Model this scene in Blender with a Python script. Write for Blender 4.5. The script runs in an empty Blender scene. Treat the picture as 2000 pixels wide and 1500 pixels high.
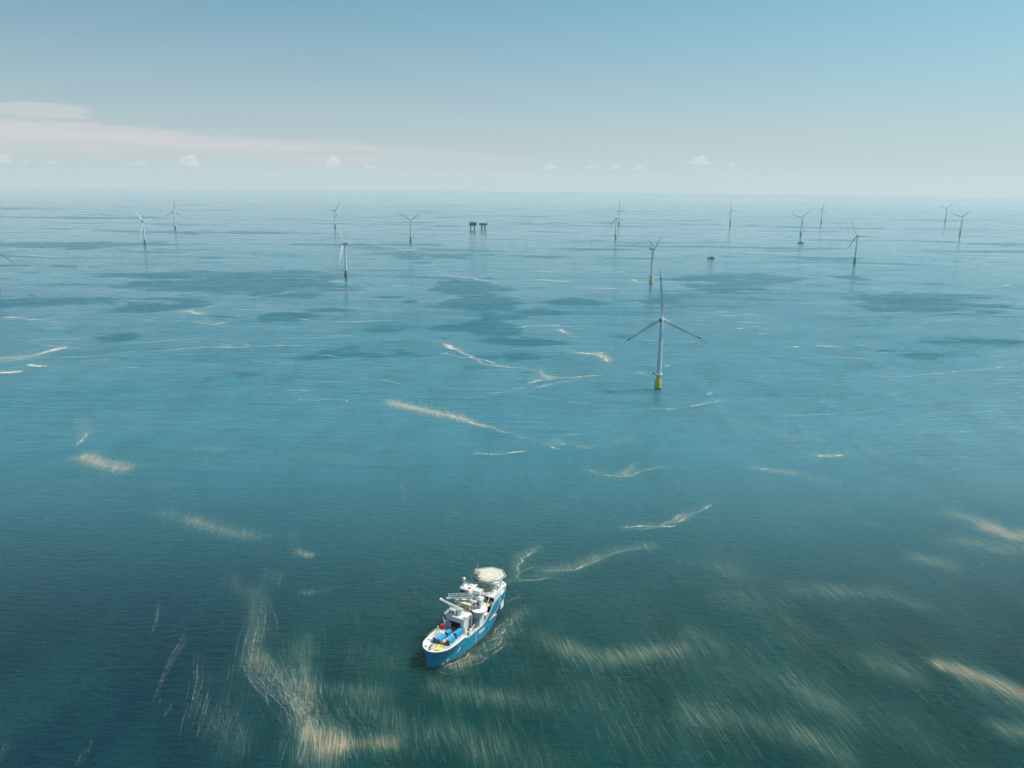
import bpy, bmesh, math, random
import numpy as np
from mathutils import Vector, Matrix, noise as mn

random.seed(7)
rng = np.random.default_rng(7)
scene = bpy.context.scene
COL = scene.collection
R = math.radians

# ------------------------------------------------------------------ camera
F_PX, CAM_H, PITCH, ROLL = 1600.0, 260.0, R(13.94), R(0.55)
cam_d = bpy.data.cameras.new('camera')
cam = bpy.data.objects.new('camera', cam_d)
COL.objects.link(cam)
scene.camera = cam
cam_d.sensor_width = 36.0
cam_d.lens = 36.0 * F_PX / 2000.0
cam_d.clip_start = 1.0
cam_d.clip_end = 200000.0
r0 = Vector((1, 0, 0)); fw = Vector((0, math.cos(PITCH), -math.sin(PITCH))); u0 = r0.cross(fw)
rt = r0 * math.cos(ROLL) + u0 * math.sin(ROLL)
up = u0 * math.cos(ROLL) - r0 * math.sin(ROLL)
cam.matrix_world = Matrix(((rt.x, up.x, -fw.x, 0), (rt.y, up.y, -fw.y, 0), (rt.z, up.z, -fw.z, CAM_H), (0, 0, 0, 1)))

def at(px, py, z=0.0):
    """point of the level z that the photograph (2000 x 1500) shows at a pixel"""
    d = fw + rt * ((px - 1000) / F_PX) - up * ((py - 750) / F_PX)
    return Vector((0, 0, CAM_H)) + d * ((z - CAM_H) / d.z)

# ------------------------------------------------------------------ sun, sky, exposure
SUN_AZ, SUN_EL = 75.0, 54.0            # azimuth clockwise from the view direction (+Y)
sd = bpy.data.lights.new('sun', 'SUN')
sd.energy = 4.4; sd.angle = R(0.6); sd.color = (1.0, 0.95, 0.87)
sun = bpy.data.objects.new('sun', sd); COL.objects.link(sun)
sv = Vector((math.sin(R(SUN_AZ)) * math.cos(R(SUN_EL)), math.cos(R(SUN_AZ)) * math.cos(R(SUN_EL)), math.sin(R(SUN_EL))))
sun.rotation_euler = (-sv).to_track_quat('-Z', 'Y').to_euler()

scene.view_settings.view_transform = 'Standard'
scene.view_settings.look = 'None'
scene.view_settings.exposure = 0.22
scene.view_settings.gamma = 1.0
scene.render.engine = 'CYCLES'
scene.cycles.volume_bounces = 1
scene.cycles.transparent_max_bounces = 24

class NT:
    """small helper for node trees"""
    def __init__(s, tree): s.t = tree; s.n = tree.nodes; s.l = tree.links
    def new(s, typ, **kw):
        n = s.n.new(typ)
        for k, v in kw.items(): setattr(n, k, v)
        return n
    def link(s, a, b): s.l.new(a, b)
    def put(s, sock, v):
        if isinstance(v, bpy.types.NodeSocket): s.l.new(v, sock)
        elif isinstance(v, bpy.types.Node): s.l.new(v.outputs[0], sock)
        else: sock.default_value = v
    def math(s, op, a, b=0.0, c=0.0, clamp=False):
        n = s.n.new('ShaderNodeMath'); n.operation = op; n.use_clamp = clamp
        s.put(n.inputs[0], a); s.put(n.inputs[1], b); s.put(n.inputs[2], c)
        return n.outputs[0]
    def ramp(s, v, a, b, lo=0.0, hi=1.0, smooth=True):
        n = s.n.new('ShaderNodeMapRange'); n.interpolation_type = 'SMOOTHSTEP' if smooth else 'LINEAR'
        s.put(n.inputs['Value'], v)
        n.inputs['From Min'].default_value = a; n.inputs['From Max'].default_value = b
        n.inputs['To Min'].default_value = lo; n.inputs['To Max'].default_value = hi
        return n.outputs[0]
    def mix(s, f, a, b, blend='MIX'):
        n = s.n.new('ShaderNodeMix'); n.data_type = 'RGBA'; n.blend_type = blend
        s.put(n.inputs[0], f)
        for i, v in ((6, a), (7, b)):
            if isinstance(v, (bpy.types.NodeSocket, bpy.types.Node)): s.put(n.inputs[i], v)
            else: n.inputs[i].default_value = (*v[:3], 1.0)
        return n.outputs[2]
    def noise(s, vec, scale, detail=3, rough=.55, dist=0.0):
        n = s.n.new('ShaderNodeTexNoise')
        if vec is not None: s.put(n.inputs['Vector'], vec)
        n.inputs['Scale'].default_value = scale; n.inputs['Detail'].default_value = detail
        n.inputs['Roughness'].default_value = rough; n.inputs['Distortion'].default_value = dist
        return n.outputs['Fac']
    def mapping(s, vec, rot=(0, 0, 0), scale=(1, 1, 1), loc=(0, 0, 0)):
        n = s.n.new('ShaderNodeMapping'); s.put(n.inputs['Vector'], vec)
        n.inputs['Rotation'].default_value = rot; n.inputs['Scale'].default_value = scale; n.inputs['Location'].default_value = loc
        return n.outputs[0]

def build_world():
    w = bpy.data.worlds.new('World'); scene.world = w; w.use_nodes = True
    t = NT(w.node_tree); t.n.clear()
    out = t.new('ShaderNodeOutputWorld'); bg = t.new('ShaderNodeBackground')
    bg.inputs['Strength'].default_value = 0.11
    tc = t.new('ShaderNodeTexCoord')
    sep = t.new('ShaderNodeSeparateXYZ'); t.link(tc.outputs['Generated'], sep.inputs[0])
    x, y, z = sep.outputs[0], sep.outputs[1], sep.outputs[2]
    zc = t.math('MAXIMUM', t.math('MULTIPLY_ADD', z, .85, .12), 0.11)        # below the sea horizon the sky keeps its horizon tone
    cv = t.new('ShaderNodeCombineXYZ'); t.put(cv.inputs[0], x); t.put(cv.inputs[1], y); t.put(cv.inputs[2], zc)
    sky = t.new('ShaderNodeTexSky'); sky.sky_type = 'NISHITA'; sky.sun_disc = False
    sky.sun_elevation = R(SUN_EL); sky.sun_rotation = R(SUN_AZ)
    sky.altitude = 100; sky.air_density = 1.0; sky.dust_density = 1.6; sky.ozone_density = 2.5
    t.link(cv.outputs[0], sky.inputs['Vector'])
    col = t.mix(1.0, sky.outputs[0], SKY_TINT, 'MULTIPLY')
    # pale, slightly warm sea haze low over the horizon
    hz = t.math('POWER', t.ramp(z, 0.34, -0.01, 0, 1, smooth=False), 2.0)
    col = t.mix(t.math('MULTIPLY', hz, 0.92), col, SKY_LOW)
    # long thin cloud bank, low on the left, tapering to the right
    az = t.math('ARCTAN2', x, y)
    hor = t.math('SQRT', t.math('ADD', t.math('MULTIPLY', x, x), t.math('MULTIPLY', y, y)))
    el = t.math('DIVIDE', z, hor)
    cc = t.new('ShaderNodeCombineXYZ'); t.put(cc.inputs[0], az); t.put(cc.inputs[1], el)
    n1 = t.noise(t.mapping(cc.outputs[0], scale=(9, 75, 1)), 1.0, 8, .66, .5)
    n2 = t.noise(t.mapping(cc.outputs[0], rot=(0, 0, R(7)), scale=(2.5, 55, 1), loc=(3, 1, 0)), 1.0, 5, .6, .2)
    nn = t.math('MULTIPLY_ADD', t.math('SUBTRACT', n1, .5), 0.034, 0.0)
    top = t.math('MULTIPLY_ADD', az, -0.055, 0.0315)         # upper edge climbs to the left
    bot = t.math('MULTIPLY_ADD', az, -0.022, 0.012)
    up_ = t.ramp(t.math('ADD', t.math('SUBTRACT', top, el), nn), -0.001, 0.006)
    dn_ = t.ramp(t.math('ADD', t.math('SUBTRACT', el, bot), nn), -0.010, 0.016)
    fade = t.ramp(az, 0.12, -0.30, 0.0, 1.0)
    streak = t.ramp(n2, 0.34, 0.66, 0.30, 1.0)
    band = t.math('MULTIPLY', t.math('MULTIPLY', up_, dn_), t.math('MULTIPLY', fade, streak))
    # a denser feathered tuft above the bank at its left end
    da = t.math('DIVIDE', t.math('SUBTRACT', az, -0.505), 0.062); de = t.math('DIVIDE', t.math('SUBTRACT', el, 0.0650), 0.0085)
    rr = t.math('ADD', t.math('MULTIPLY', da, da), t.math('MULTIPLY', de, de))
    n3 = t.noise(t.mapping(cc.outputs[0], scale=(28, 150, 1)), 1.0, 6, .62, .5)
    tuft = t.math('MULTIPLY', t.ramp(t.math('SUBTRACT', rr, t.math('MULTIPLY', n3, 2.6)), -.2, -0.9), 0.55)
    a = t.math('MAXIMUM', t.math('MULTIPLY', band, 0.85), tuft)
    col = t.mix(a, col, SKY_CLOUD)
    t.link(col, bg.inputs['Color']); t.link(bg.outputs[0], out.inputs['Surface'])

K = 1 / 0.11
SKY_TINT = (0.50, 0.99, 0.91)
SKY_LOW = (0.545 * K, 0.545 * K, 0.520 * K)
SKY_CLOUD = (0.585 * K, 0.56 * K, 0.57 * K)
build_world()

# ------------------------------------------------------------------ objects
def tag(o, label=None, cat=None, group=None, kind=None):
    if label: o['label'] = label
    if cat: o['category'] = cat
    if group: o['group'] = group
    if kind: o['kind'] = kind
    return o

def thing(name, label, cat, loc=(0, 0, 0), rz=0.0, group=None):
    o = bpy.data.objects.new(name, None); COL.objects.link(o)
    o.location = loc; o.rotation_euler = (0, 0, rz); o.empty_display_size = 1
    return tag(o, label, cat, group)

class MB:
    def __init__(s): s.v = []; s.f = []
    def add(s, vs, fs):
        b = len(s.v); s.v += [Vector(v) for v in vs]; s.f += [[b + i for i in f] for f in fs]; return s
    def box(s, x0, x1, y0, y1, z0, z1, M=None):
        vs = [Vector((x, y, z)) for z in (z0, z1) for y in (y0, y1) for x in (x0, x1)]
        if M is not None: vs = [M @ v for v in vs]
        return s.add(vs, [(0, 2, 3, 1), (4, 5, 7, 6), (0, 1, 5, 4), (2, 6, 7, 3), (0, 4, 6, 2), (1, 3, 7, 5)])
    def prism(s, pts, z0, z1):
        n = len(pts)
        vs = [(p[0], p[1], z0) for p in pts] + [(p[0], p[1], z1) for p in pts]
        return s.add(vs, [list(range(n))[::-1], list(range(n, 2 * n))] + [(i, (i + 1) % n, n + (i + 1) % n, n + i) for i in range(n)])
    def tube(s, a, b, r, r2=None, n=8, caps=True):
        a, b = Vector(a), Vector(b); r2 = r if r2 is None else r2
        d = (b - a).normalized(); q = Vector((0, 0, 1)) if abs(d.z) < .9 else Vector((1, 0, 0))
        e1 = d.cross(q).normalized(); e2 = d.cross(e1)
        vs = []
        for c, rad in ((a, r), (b, r2)):
            for i in range(n):
                t = 2 * math.pi * i / n; vs.append(c + e1 * math.cos(t) * rad + e2 * math.sin(t) * rad)
        fs = [(i, (i + 1) % n, n + (i + 1) % n, n + i) for i in range(n)]
        if caps: fs += [list(range(n))[::-1], list(range(n, 2 * n))]
        return s.add(vs, fs)
    def lathe(s, prof, n=24, c=(0, 0)):
        vs = []
        for r_, z in prof:
            for i in range(n):
                t = 2 * math.pi * i / n; vs.append((c[0] + r_ * math.cos(t), c[1] + r_ * math.sin(t), z))
        fs = []
        for k in range(len(prof) - 1):
            for i in range(n): fs.append((k * n + i, k * n + (i + 1) % n, (k + 1) * n + (i + 1) % n, (k + 1) * n + i))
        fs += [list(range(n))[::-1], list(range((len(prof) - 1) * n, len(prof) * n))]
        return s.add(vs, fs)
    def sphere(s, c, r, n=12, m=8, sc=(1, 1, 1)):
        vs = []; fs = []
        for j in range(m + 1):
            ph = math.pi * j / m
            for i in range(n):
                t = 2 * math.pi * i / n
                vs.append((c[0] + r * sc[0] * math.sin(ph) * math.cos(t), c[1] + r * sc[1] * math.sin(ph) * math.sin(t), c[2] + r * sc[2] * math.cos(ph)))
        for j in range(m):
            for i in range(n): fs.append((j * n + i, (j + 1) * n + i, (j + 1) * n + (i + 1) % n, j * n + (i + 1) % n))
        return s.add(vs, fs)
    def path(s, pts, r, n=6):
        for a, b in zip(pts[:-1], pts[1:]): s.tube(a, b, r, n=n)
        return s
    def rail(s, pts, h=1.1, r=.05, step=2.0, closed=False):
        """handrail with posts along a path of deck points"""
        pts = [Vector(p) for p in pts]
        if closed: pts.append(pts[0].copy())
        for a, b in zip(pts[:-1], pts[1:]):
            for k in (.5, 1): s.tube(a + Vector((0, 0, h * k)), b + Vector((0, 0, h * k)), r, n=4)
            m = max(1, round((b - a).length / step))
            for i in range(m):
                p = a.lerp(b, i / m); s.tube(p, p + Vector((0, 0, h)), r, n=4)
        return s
    def build(s, name, mat, parent=None, smooth=False, bevel=0, M=None):
        me = bpy.data.meshes.new(name); bm = bmesh.new()
        vs = [bm.verts.new(v if M is None else M @ v) for v in s.v]
        for f in s.f:
            try: bm.faces.new([vs[i] for i in f])
            except ValueError: pass
        bmesh.ops.remove_doubles(bm, verts=bm.verts, dist=1e-5)
        bmesh.ops.recalc_face_normals(bm, faces=bm.faces)
        if smooth:
            for f in bm.faces: f.smooth = True
        bm.to_mesh(me); bm.free()
        if smooth:
            try: me.set_sharp_from_angle(angle=R(28))
            except Exception: pass
        me.materials.append(mat)
        o = bpy.data.objects.new(name, me); COL.objects.link(o)
        if parent: o.parent = parent
        if bevel:
            b = o.modifiers.new('bevel', 'BEVEL'); b.width = bevel; b.segments = 2; b.limit_method = 'ANGLE'
        return o

MATS = {}
def mat(name, col, rough=.5, var=.12, scale=.6, metal=0.0, col2=None, spec=.5):
    """procedural paint / steel: base colour broken up by weathering noise and vertical rain streaks"""
    if name in MATS: return MATS[name]
    m = bpy.data.materials.new(name); m.use_nodes = True
    t = NT(m.node_tree); p = t.n['Principled BSDF']
    tc = t.new('ShaderNodeTexCoord').outputs['Object']
    n1 = t.noise(tc, scale, 5, .6); n2 = t.noise(t.mapping(tc, scale=(1.2, 1.2, .12)), scale * 2, 4, .6)
    f = t.math('MULTIPLY_ADD', t.math('SUBTRACT', t.math('ADD', n1, n2), 1.0), var * 2.2, 1.0)
    dark = [c * .62 for c in col] if col2 is None else col2
    fac = t.ramp(t.math('ADD', n1, n2), 1.12, 1.35, 0, .5 if col2 is None else 1)
    c = t.mix(fac if var > .02 else 0.0, col, dark)
    vc = t.new('ShaderNodeCombineXYZ')
    for i in range(3): t.put(vc.inputs[i], f)
    c = t.mix(1.0, c, vc.outputs[0], 'MULTIPLY')
    t.link(c, p.inputs['Base Color'])
    p.inputs['Roughness'].default_value = rough; p.inputs['Metallic'].default_value = metal
    p.inputs['Specular IOR Level'].default_value = spec
    MATS[name] = m; return m

WHITE = mat('white_paint', (.74, .73, .69), .45, .07)
CREAM = mat('cream_paint', (.66, .61, .50), .5, .12)
GREY = mat('grey_paint', (.36, .39, .41), .5, .1)
PALE = mat('pale_grey_steel', (.50, .52, .52), .5, .12)
DARK = mat('dark_steel', (.035, .04, .045), .55, .1)
GLASS = mat('dark_glass', (.008, .010, .013), .08, .0)
YELLOW = mat('safety_yellow', (.62, .44, .035), .5, .12, .25)
LEMON = mat('lemon_yellow', (.80, .74, .03), .5, .08)
ORANGE = mat('orange_paint', (.70, .30, .05), .5, .1)
RED = mat('red_paint', (.55, .03, .03), .45, .1)
RUSTR = mat('red_brown_antifouling', (.20, .045, .03), .7, .2)
BLUEC = mat('container_blue', (.035, .36, .66), .45, .08)
NAVY = mat('navy_shadow_paint', (.012, .035, .09), .5, .1)  # also stands in for shade in recesses and on container ends
GREYC = mat('container_grey', (.30, .36, .47), .5, .08)
LGREY = mat('light_grey_paint', (.62, .645, .65), .5, .1)
DECK = mat('beige_deck', (.55, .45, .36), .75, .15, .5)
DECKG = mat('green_grey_deck', (.20, .26, .24), .75, .15, .5)
PINK = mat('helideck_coating', (.54, .47, .43), .8, .07)
TOWERP = mat('turbine_white', (.62, .635, .65), .4, .05, .15)
TOWERF = mat('turbine_nacelle_grey', (.34, .36, .38), .45, .06, .3)
OLIVE = mat('olive_brown', (.16, .13, .07), .7, .2)
STEELB = mat('platform_dark_blue_grey', (.018, .026, .034), .6, .15, .1)

def blade_mat():
    m = bpy.data.materials.new('blade_white_with_band'); m.use_nodes = True
    t = NT(m.node_tree); p = t.n['Principled BSDF']
    s = t.new('ShaderNodeSeparateXYZ'); t.link(t.new('ShaderNodeTexCoord').outputs['Object'], s.inputs[0])
    z = s.outputs[2]
    b = t.math('MULTIPLY', t.math('GREATER_THAN', z, 49), t.math('LESS_THAN', z, 51.6))
    t.link(t.mix(b, (.66, .67, .68), (.16, .05, .05)), p.inputs['Base Color'])
    p.inputs['Roughness'].default_value = .35
    return m
BLADE = blade_mat()

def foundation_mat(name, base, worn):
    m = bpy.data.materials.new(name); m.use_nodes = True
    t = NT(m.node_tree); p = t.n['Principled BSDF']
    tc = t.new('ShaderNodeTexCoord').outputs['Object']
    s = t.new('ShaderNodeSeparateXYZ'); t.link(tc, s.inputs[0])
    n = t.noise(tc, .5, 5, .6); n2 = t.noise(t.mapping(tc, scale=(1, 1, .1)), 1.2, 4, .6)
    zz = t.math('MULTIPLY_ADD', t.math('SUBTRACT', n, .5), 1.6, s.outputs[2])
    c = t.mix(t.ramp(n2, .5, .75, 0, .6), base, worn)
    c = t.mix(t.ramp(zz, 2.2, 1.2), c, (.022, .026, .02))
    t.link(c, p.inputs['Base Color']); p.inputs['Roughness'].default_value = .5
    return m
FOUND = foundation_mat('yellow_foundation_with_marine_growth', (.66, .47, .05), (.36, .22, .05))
FOUND_BACKLIT = foundation_mat('backlit_brown_foundation', (.20, .13, .05), (.07, .05, .035))  # darker copy of the yellow, backlit look put into the colour

# ------------------------------------------------------------------ sea
WIND_AZ = R(-11.5)            # direction of the windrows, from +Y
ship_a, ship_b = at(834.6, 1307), at(984, 1180)
ship_hd = (ship_b - ship_a).normalized()
ship_rot = math.atan2(ship_hd.y, ship_hd.x)
def ship_world(x, y):
    return Vector((ship_a.x + x * math.cos(ship_rot) - y * math.sin(ship_rot), ship_a.y + x * math.sin(ship_rot) + y * math.cos(ship_rot), 0))

def pl(*pts): return [at(px, py) for px, py in pts]

# soft algae clouds: spine points, reach along the windrows and across (m), strength
CLOUDS = [
    (pl((765, 787), (820, 800), (860, 808), (900, 815)), 20, 9, 1.05),
    (pl((895, 815), (925, 826), (945, 832)), 5, 7, .7),
    (pl((165, 892), (200, 905), (238, 914)), 15, 11, 1.15),
    (pl((150, 820), (170, 840), (155, 862)), 12, 6, .42),
    (pl((190, 812), (255, 815)), 10, 12, .22),
    (pl((240, 908), (310, 912)), 8, 10, .25),
    (pl((320, 1002), (370, 1012)), 10, 9, .45), (pl((380, 1018), (450, 1040), (510, 1048)), 10, 7, .72),
    (pl((380, 876), (440, 878)), 9, 12, .38),
    (pl((580, 1078), (608, 1084)), 5, 3, .9), (pl((570, 1045), (575, 1070)), 8, 3, .3),
    (pl((590, 1156), (605, 1158)), 3, 3, .55), (pl((610, 1156), (645, 1152)), 3, 3, .3),
    (pl((505, 1155), (500, 1200), (498, 1270), (510, 1300)), 9, 7, .38),
    (pl((500, 1290), (540, 1320), (575, 1350), (590, 1390)), 12, 9, .42),
    (pl((590, 1260), (600, 1340), (590, 1400)), 14, 7, .36),
    (pl((600, 1432), (640, 1436), (665, 1445)), 9, 5, .95),
    (pl((640, 1462), (700, 1452), (760, 1452)), 6, 6, .85), (pl((600, 1470), (640, 1490)), 8, 7, .5),
    (pl((600, 1345), (680, 1350), (755, 1352)), 7, 5, .33),
    (pl((760, 1440), (850, 1430), (960, 1450)), 12, 10, .33), (pl((700, 1380), (760, 1400)), 9, 8, .3),
    (pl((1060, 1245), (1100, 1262)), 9, 8, .4), (pl((1120, 1272), (1180, 1285), (1250, 1276), (1320, 1266)), 9, 9, .55),
    (pl((855, 1340), (900, 1352), (965, 1358)), 8, 7, .45), (pl((1000, 1360), (1060, 1372)), 8, 8, .28),
    (pl((1560, 1150), (1640, 1154), (1700, 1160)), 10, 9, .42), (pl((1730, 1160), (1790, 1180)), 12, 8, .38),
    (pl((1350, 1390), (1450, 1405), (1540, 1425), (1640, 1470)), 12, 9, .38),
    (pl((1590, 1360), (1640, 1385)), 14, 6, .42), (pl((1350, 1240), (1400, 1250)), 14, 8, .3),
    (pl((1700, 1290), (1780, 1315)), 14, 7, .42), (pl((1840, 1297), (1885, 1312), (1950, 1335), (2005, 1360)), 7, 7, .95),
    (pl((1900, 1330), (2000, 1368)), 18, 10, .35),
    (pl((1945, 1035), (1985, 1048), (2040, 1052)), 16, 13, 1.0), (pl((1860, 1000), (1920, 1018)), 12, 12, .6),
    (pl((1880, 1055), (1960, 1072)), 14, 16, .5), (pl((1790, 1090), (1850, 1102)), 10, 9, .5),
    (pl((1960, 1425), (2005, 1432)), 9, 7, .65), (pl((1600, 990), (1640, 995)), 9, 9, .3), (pl((1690, 1020), (1720, 1028)), 6, 8, .35),
    (pl((1480, 915), (1560, 926), (1610, 940)), 8, 9, .4), (pl((1600, 890), (1640, 889)), 6, 8, .6),
    (pl((1530, 850), (1590, 856)), 14, 13, .4), (pl((1700, 880), (1730, 886)), 10, 12, .25), (pl((1960, 828), (2010, 838)), 14, 20, .4),
    (pl((1440, 820), (1480, 832)), 14, 12, .25), (pl((400, 1330), (480, 1345)), 12, 8, .12),
    (pl((430, 1390), (470, 1460)), 12, 12, .24), (pl((1060, 1115), (1120, 1108), (1200, 1075), (1270, 1066)), 7, 6, .42),
    (pl((1005, 1125), (1015, 1085), (1050, 1070)), 5, 4, .35), (pl((1340, 1095), (1420, 1115)), 10, 9, .22),
    (pl((885, 998), (890, 1005)), 5, 3, .5), (pl((785, 945), (793, 970)), 5, 2, .4),
    (pl((1240, 905), (1215, 928)), 4, 6, .6), (pl((110, 640), (150, 610)), 30, 22, .3),
    (pl((80, 640), (130, 642)), 14, 16, .5), (pl((360, 610), (400, 612)), 18, 16, .6), (pl((400, 628), (440, 632)), 22, 22, .45),
    (pl((410, 580), (450, 582)), 30, 25, .3), (pl((870, 675), (895, 682)), 16, 10, .5), (pl((1090, 645), (1125, 658)), 16, 12, .5),
    (pl((1165, 690), (1188, 702)), 10, 9, .8), (pl((0, 700), (70, 694)), 14, 16, .4), (pl((1040, 722), (1070, 737)), 9, 9, .5),
    (pl((1080, 860), (1100, 868)), 6, 8, .5), (pl((1130, 872), (1200, 866), (1240, 856)), 7, 8, .3),
    (pl((640, 890), (700, 900)), 9, 8, .25), (pl((560, 885), (620, 892)), 9, 8, .18), (pl((600, 810), (700, 815)), 16, 12, .12),
    (pl((1130, 560), (1200, 562)), 20, 22, .35), (pl((1220, 520), (1290, 515)), 50, 30, .28), (pl((870, 490), (1100, 525)), 60, 60, .25),
    (pl((20, 990), (60, 985)), 12, 12, .12), (pl((450, 1130), (480, 1160)), 9, 5, .22), (pl((520, 1120), (545, 1130)), 9, 4, .28),
    (pl((1100, 1150), (1250, 1190)), 18, 14, .10), (pl((1400, 1090), (1500, 1130)), 20, 14, .16), (pl((1150, 1380), (1300, 1450)), 25, 16, .16),
    (pl((1350, 1290), (1600, 1340)), 26, 18, .2), (pl((700, 1280), (780, 1290)), 14, 9, .14), (pl((680, 1190), (760, 1200)), 12, 8, .12),
    (pl((1450, 1170), (1560, 1240)), 22, 14, .16), (pl((1700, 1400), (1800, 1440)), 22, 16, .18), (pl((930, 1480), (1100, 1490)), 12, 12, .2),
]
WASH = []
for q in (.0, .25, .5, .75, 1):      # wash and scum beside the ship
    WASH.append(([ship_world(10 + 62 * q, -15 - 4 * math.sin(q * 3)), ship_world(16 + 62 * q, -14)], 6, 8, .5))
WASH.append(([ship_world(8, -9), ship_world(15, -14), ship_world(22, -15)], 3, 3, .75))
# dark ruffled patches: centre px, half width m, half depth m, turn, strength
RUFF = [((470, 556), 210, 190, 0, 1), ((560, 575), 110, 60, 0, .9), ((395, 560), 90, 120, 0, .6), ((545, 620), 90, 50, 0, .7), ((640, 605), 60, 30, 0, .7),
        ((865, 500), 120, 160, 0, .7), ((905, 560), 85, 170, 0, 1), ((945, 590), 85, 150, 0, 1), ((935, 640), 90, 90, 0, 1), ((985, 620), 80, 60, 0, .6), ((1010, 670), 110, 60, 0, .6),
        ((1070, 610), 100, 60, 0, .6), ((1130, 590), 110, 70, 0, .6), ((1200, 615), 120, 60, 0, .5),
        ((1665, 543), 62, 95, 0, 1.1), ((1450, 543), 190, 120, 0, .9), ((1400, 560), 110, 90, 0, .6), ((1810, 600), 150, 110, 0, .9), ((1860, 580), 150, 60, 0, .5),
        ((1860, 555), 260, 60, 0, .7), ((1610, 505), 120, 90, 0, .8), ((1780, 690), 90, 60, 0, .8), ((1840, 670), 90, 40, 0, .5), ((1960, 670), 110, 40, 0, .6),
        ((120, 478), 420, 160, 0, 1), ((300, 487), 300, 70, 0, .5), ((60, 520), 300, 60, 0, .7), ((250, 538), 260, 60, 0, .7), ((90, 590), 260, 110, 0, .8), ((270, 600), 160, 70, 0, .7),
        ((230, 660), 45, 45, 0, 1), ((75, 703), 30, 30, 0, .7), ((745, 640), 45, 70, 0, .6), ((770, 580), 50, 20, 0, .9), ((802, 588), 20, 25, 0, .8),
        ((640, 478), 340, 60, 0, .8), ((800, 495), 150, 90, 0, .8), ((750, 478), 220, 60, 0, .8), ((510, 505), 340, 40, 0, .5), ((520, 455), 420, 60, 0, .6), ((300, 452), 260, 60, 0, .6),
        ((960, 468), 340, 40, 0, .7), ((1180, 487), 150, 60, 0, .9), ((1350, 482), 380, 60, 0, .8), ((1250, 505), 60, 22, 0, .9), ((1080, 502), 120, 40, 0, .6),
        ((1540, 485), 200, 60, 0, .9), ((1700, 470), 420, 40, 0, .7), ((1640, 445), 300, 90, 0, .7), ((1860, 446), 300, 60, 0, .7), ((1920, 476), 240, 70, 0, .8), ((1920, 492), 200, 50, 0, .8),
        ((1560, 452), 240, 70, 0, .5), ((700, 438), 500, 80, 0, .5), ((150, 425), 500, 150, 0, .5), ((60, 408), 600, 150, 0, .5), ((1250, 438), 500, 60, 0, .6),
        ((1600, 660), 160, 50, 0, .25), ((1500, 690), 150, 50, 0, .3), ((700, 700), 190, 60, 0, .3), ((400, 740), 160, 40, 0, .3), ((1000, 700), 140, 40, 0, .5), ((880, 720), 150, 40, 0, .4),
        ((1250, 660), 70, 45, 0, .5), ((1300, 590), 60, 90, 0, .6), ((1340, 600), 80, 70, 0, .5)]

def gseg(P, a, b, su, sv_, ang):
    """falloff of points P (n,2) around the segment a-b, stretched along direction ang"""
    ca, sa = math.sin(ang), math.cos(ang)
    def uv(p): return np.stack([(p[..., 0] * ca + p[..., 1] * sa) / su, (p[..., 0] * sa - p[..., 1] * ca) / sv_], -1)
    p, A, B = uv(P), uv(np.array([a.x, a.y])), uv(np.array([b.x, b.y]))
    d = B - A; t = np.clip(((p - A) @ d) / max(d @ d, 1e-9), 0, 1)
    q = p - A - t[:, None] * d
    return np.exp(-(q * q).sum(1))

def make_sea():
    radii = [0, 60, 120] + list(np.geomspace(160, 6000, 520)) + list(np.geomspace(6100, 20800, 60))
    angs = np.concatenate([np.arange(-38, 38.01, .16), np.arange(42, 322, 4)])
    rad, ang = np.array(radii[1:]), np.radians(angs)
    n, m = len(rad), len(ang)
    X = rad[:, None] * np.sin(ang)[None]; Y = rad[:, None] * np.cos(ang)[None]
    co = np.zeros((n * m + 1, 3)); co[1:, 0] = X.ravel(); co[1:, 1] = Y.ravel()
    i = np.arange(n - 1)[:, None]; j = np.arange(m)[None]; j2 = (j + 1) % m
    a = 1 + i * m + j; b = 1 + i * m + j2; c = 1 + (i + 1) * m + j2; d = 1 + (i + 1) * m + j
    quads = np.stack([a + 0 * b, d, c, b], -1).reshape(-1, 4)
    jj = np.arange(m); tris = np.stack([0 * jj, 1 + jj, 1 + (jj + 1) % m], -1)
    me = bpy.data.meshes.new('water')
    nl = quads.size + tris.size
    me.vertices.add(len(co)); me.vertices.foreach_set('co', co.ravel())
    me.loops.add(nl); me.loops.foreach_set('vertex_index', np.concatenate([quads.ravel(), tris.ravel()]))
    np_ = len(quads) + len(tris); me.polygons.add(np_)
    starts = np.concatenate([np.arange(len(quads)) * 4, quads.size + np.arange(len(tris)) * 3])
    me.polygons.foreach_set('loop_start', starts)
    me.update(calc_edges=True); me.validate()
    P = co[:, :2]
    alg = np.zeros(len(co)); ruf = np.zeros(len(co))
    for spine, su, sv_, k in CLOUDS:
        lo = min(p.length for p in spine) - 3.2 * max(su, sv_); hi = max(p.length for p in spine) + 3.2 * max(su, sv_)
        rr = np.hypot(P[:, 0], P[:, 1]); idx = np.where((rr > lo) & (rr < hi))[0]
        g = np.zeros(len(idx))
        for a_, b_ in zip(spine[:-1], spine[1:]): g = np.maximum(g, gseg(P[idx], a_, b_, su, sv_, WIND_AZ))
        alg[idx] = alg[idx] + g * k * (1 - .5 * np.clip(alg[idx], 0, 1))
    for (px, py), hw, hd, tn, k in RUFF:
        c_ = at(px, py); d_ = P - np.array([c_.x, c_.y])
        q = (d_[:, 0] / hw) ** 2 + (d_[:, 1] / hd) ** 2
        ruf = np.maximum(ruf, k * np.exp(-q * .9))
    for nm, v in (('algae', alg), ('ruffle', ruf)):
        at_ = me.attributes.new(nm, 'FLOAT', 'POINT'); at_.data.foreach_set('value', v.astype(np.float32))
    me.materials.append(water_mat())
    o = bpy.data.objects.new('water', me); COL.objects.link(o)
    return tag(o, 'teal green sea surface with fine ripples and drifting algae', None, kind='structure')

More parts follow.
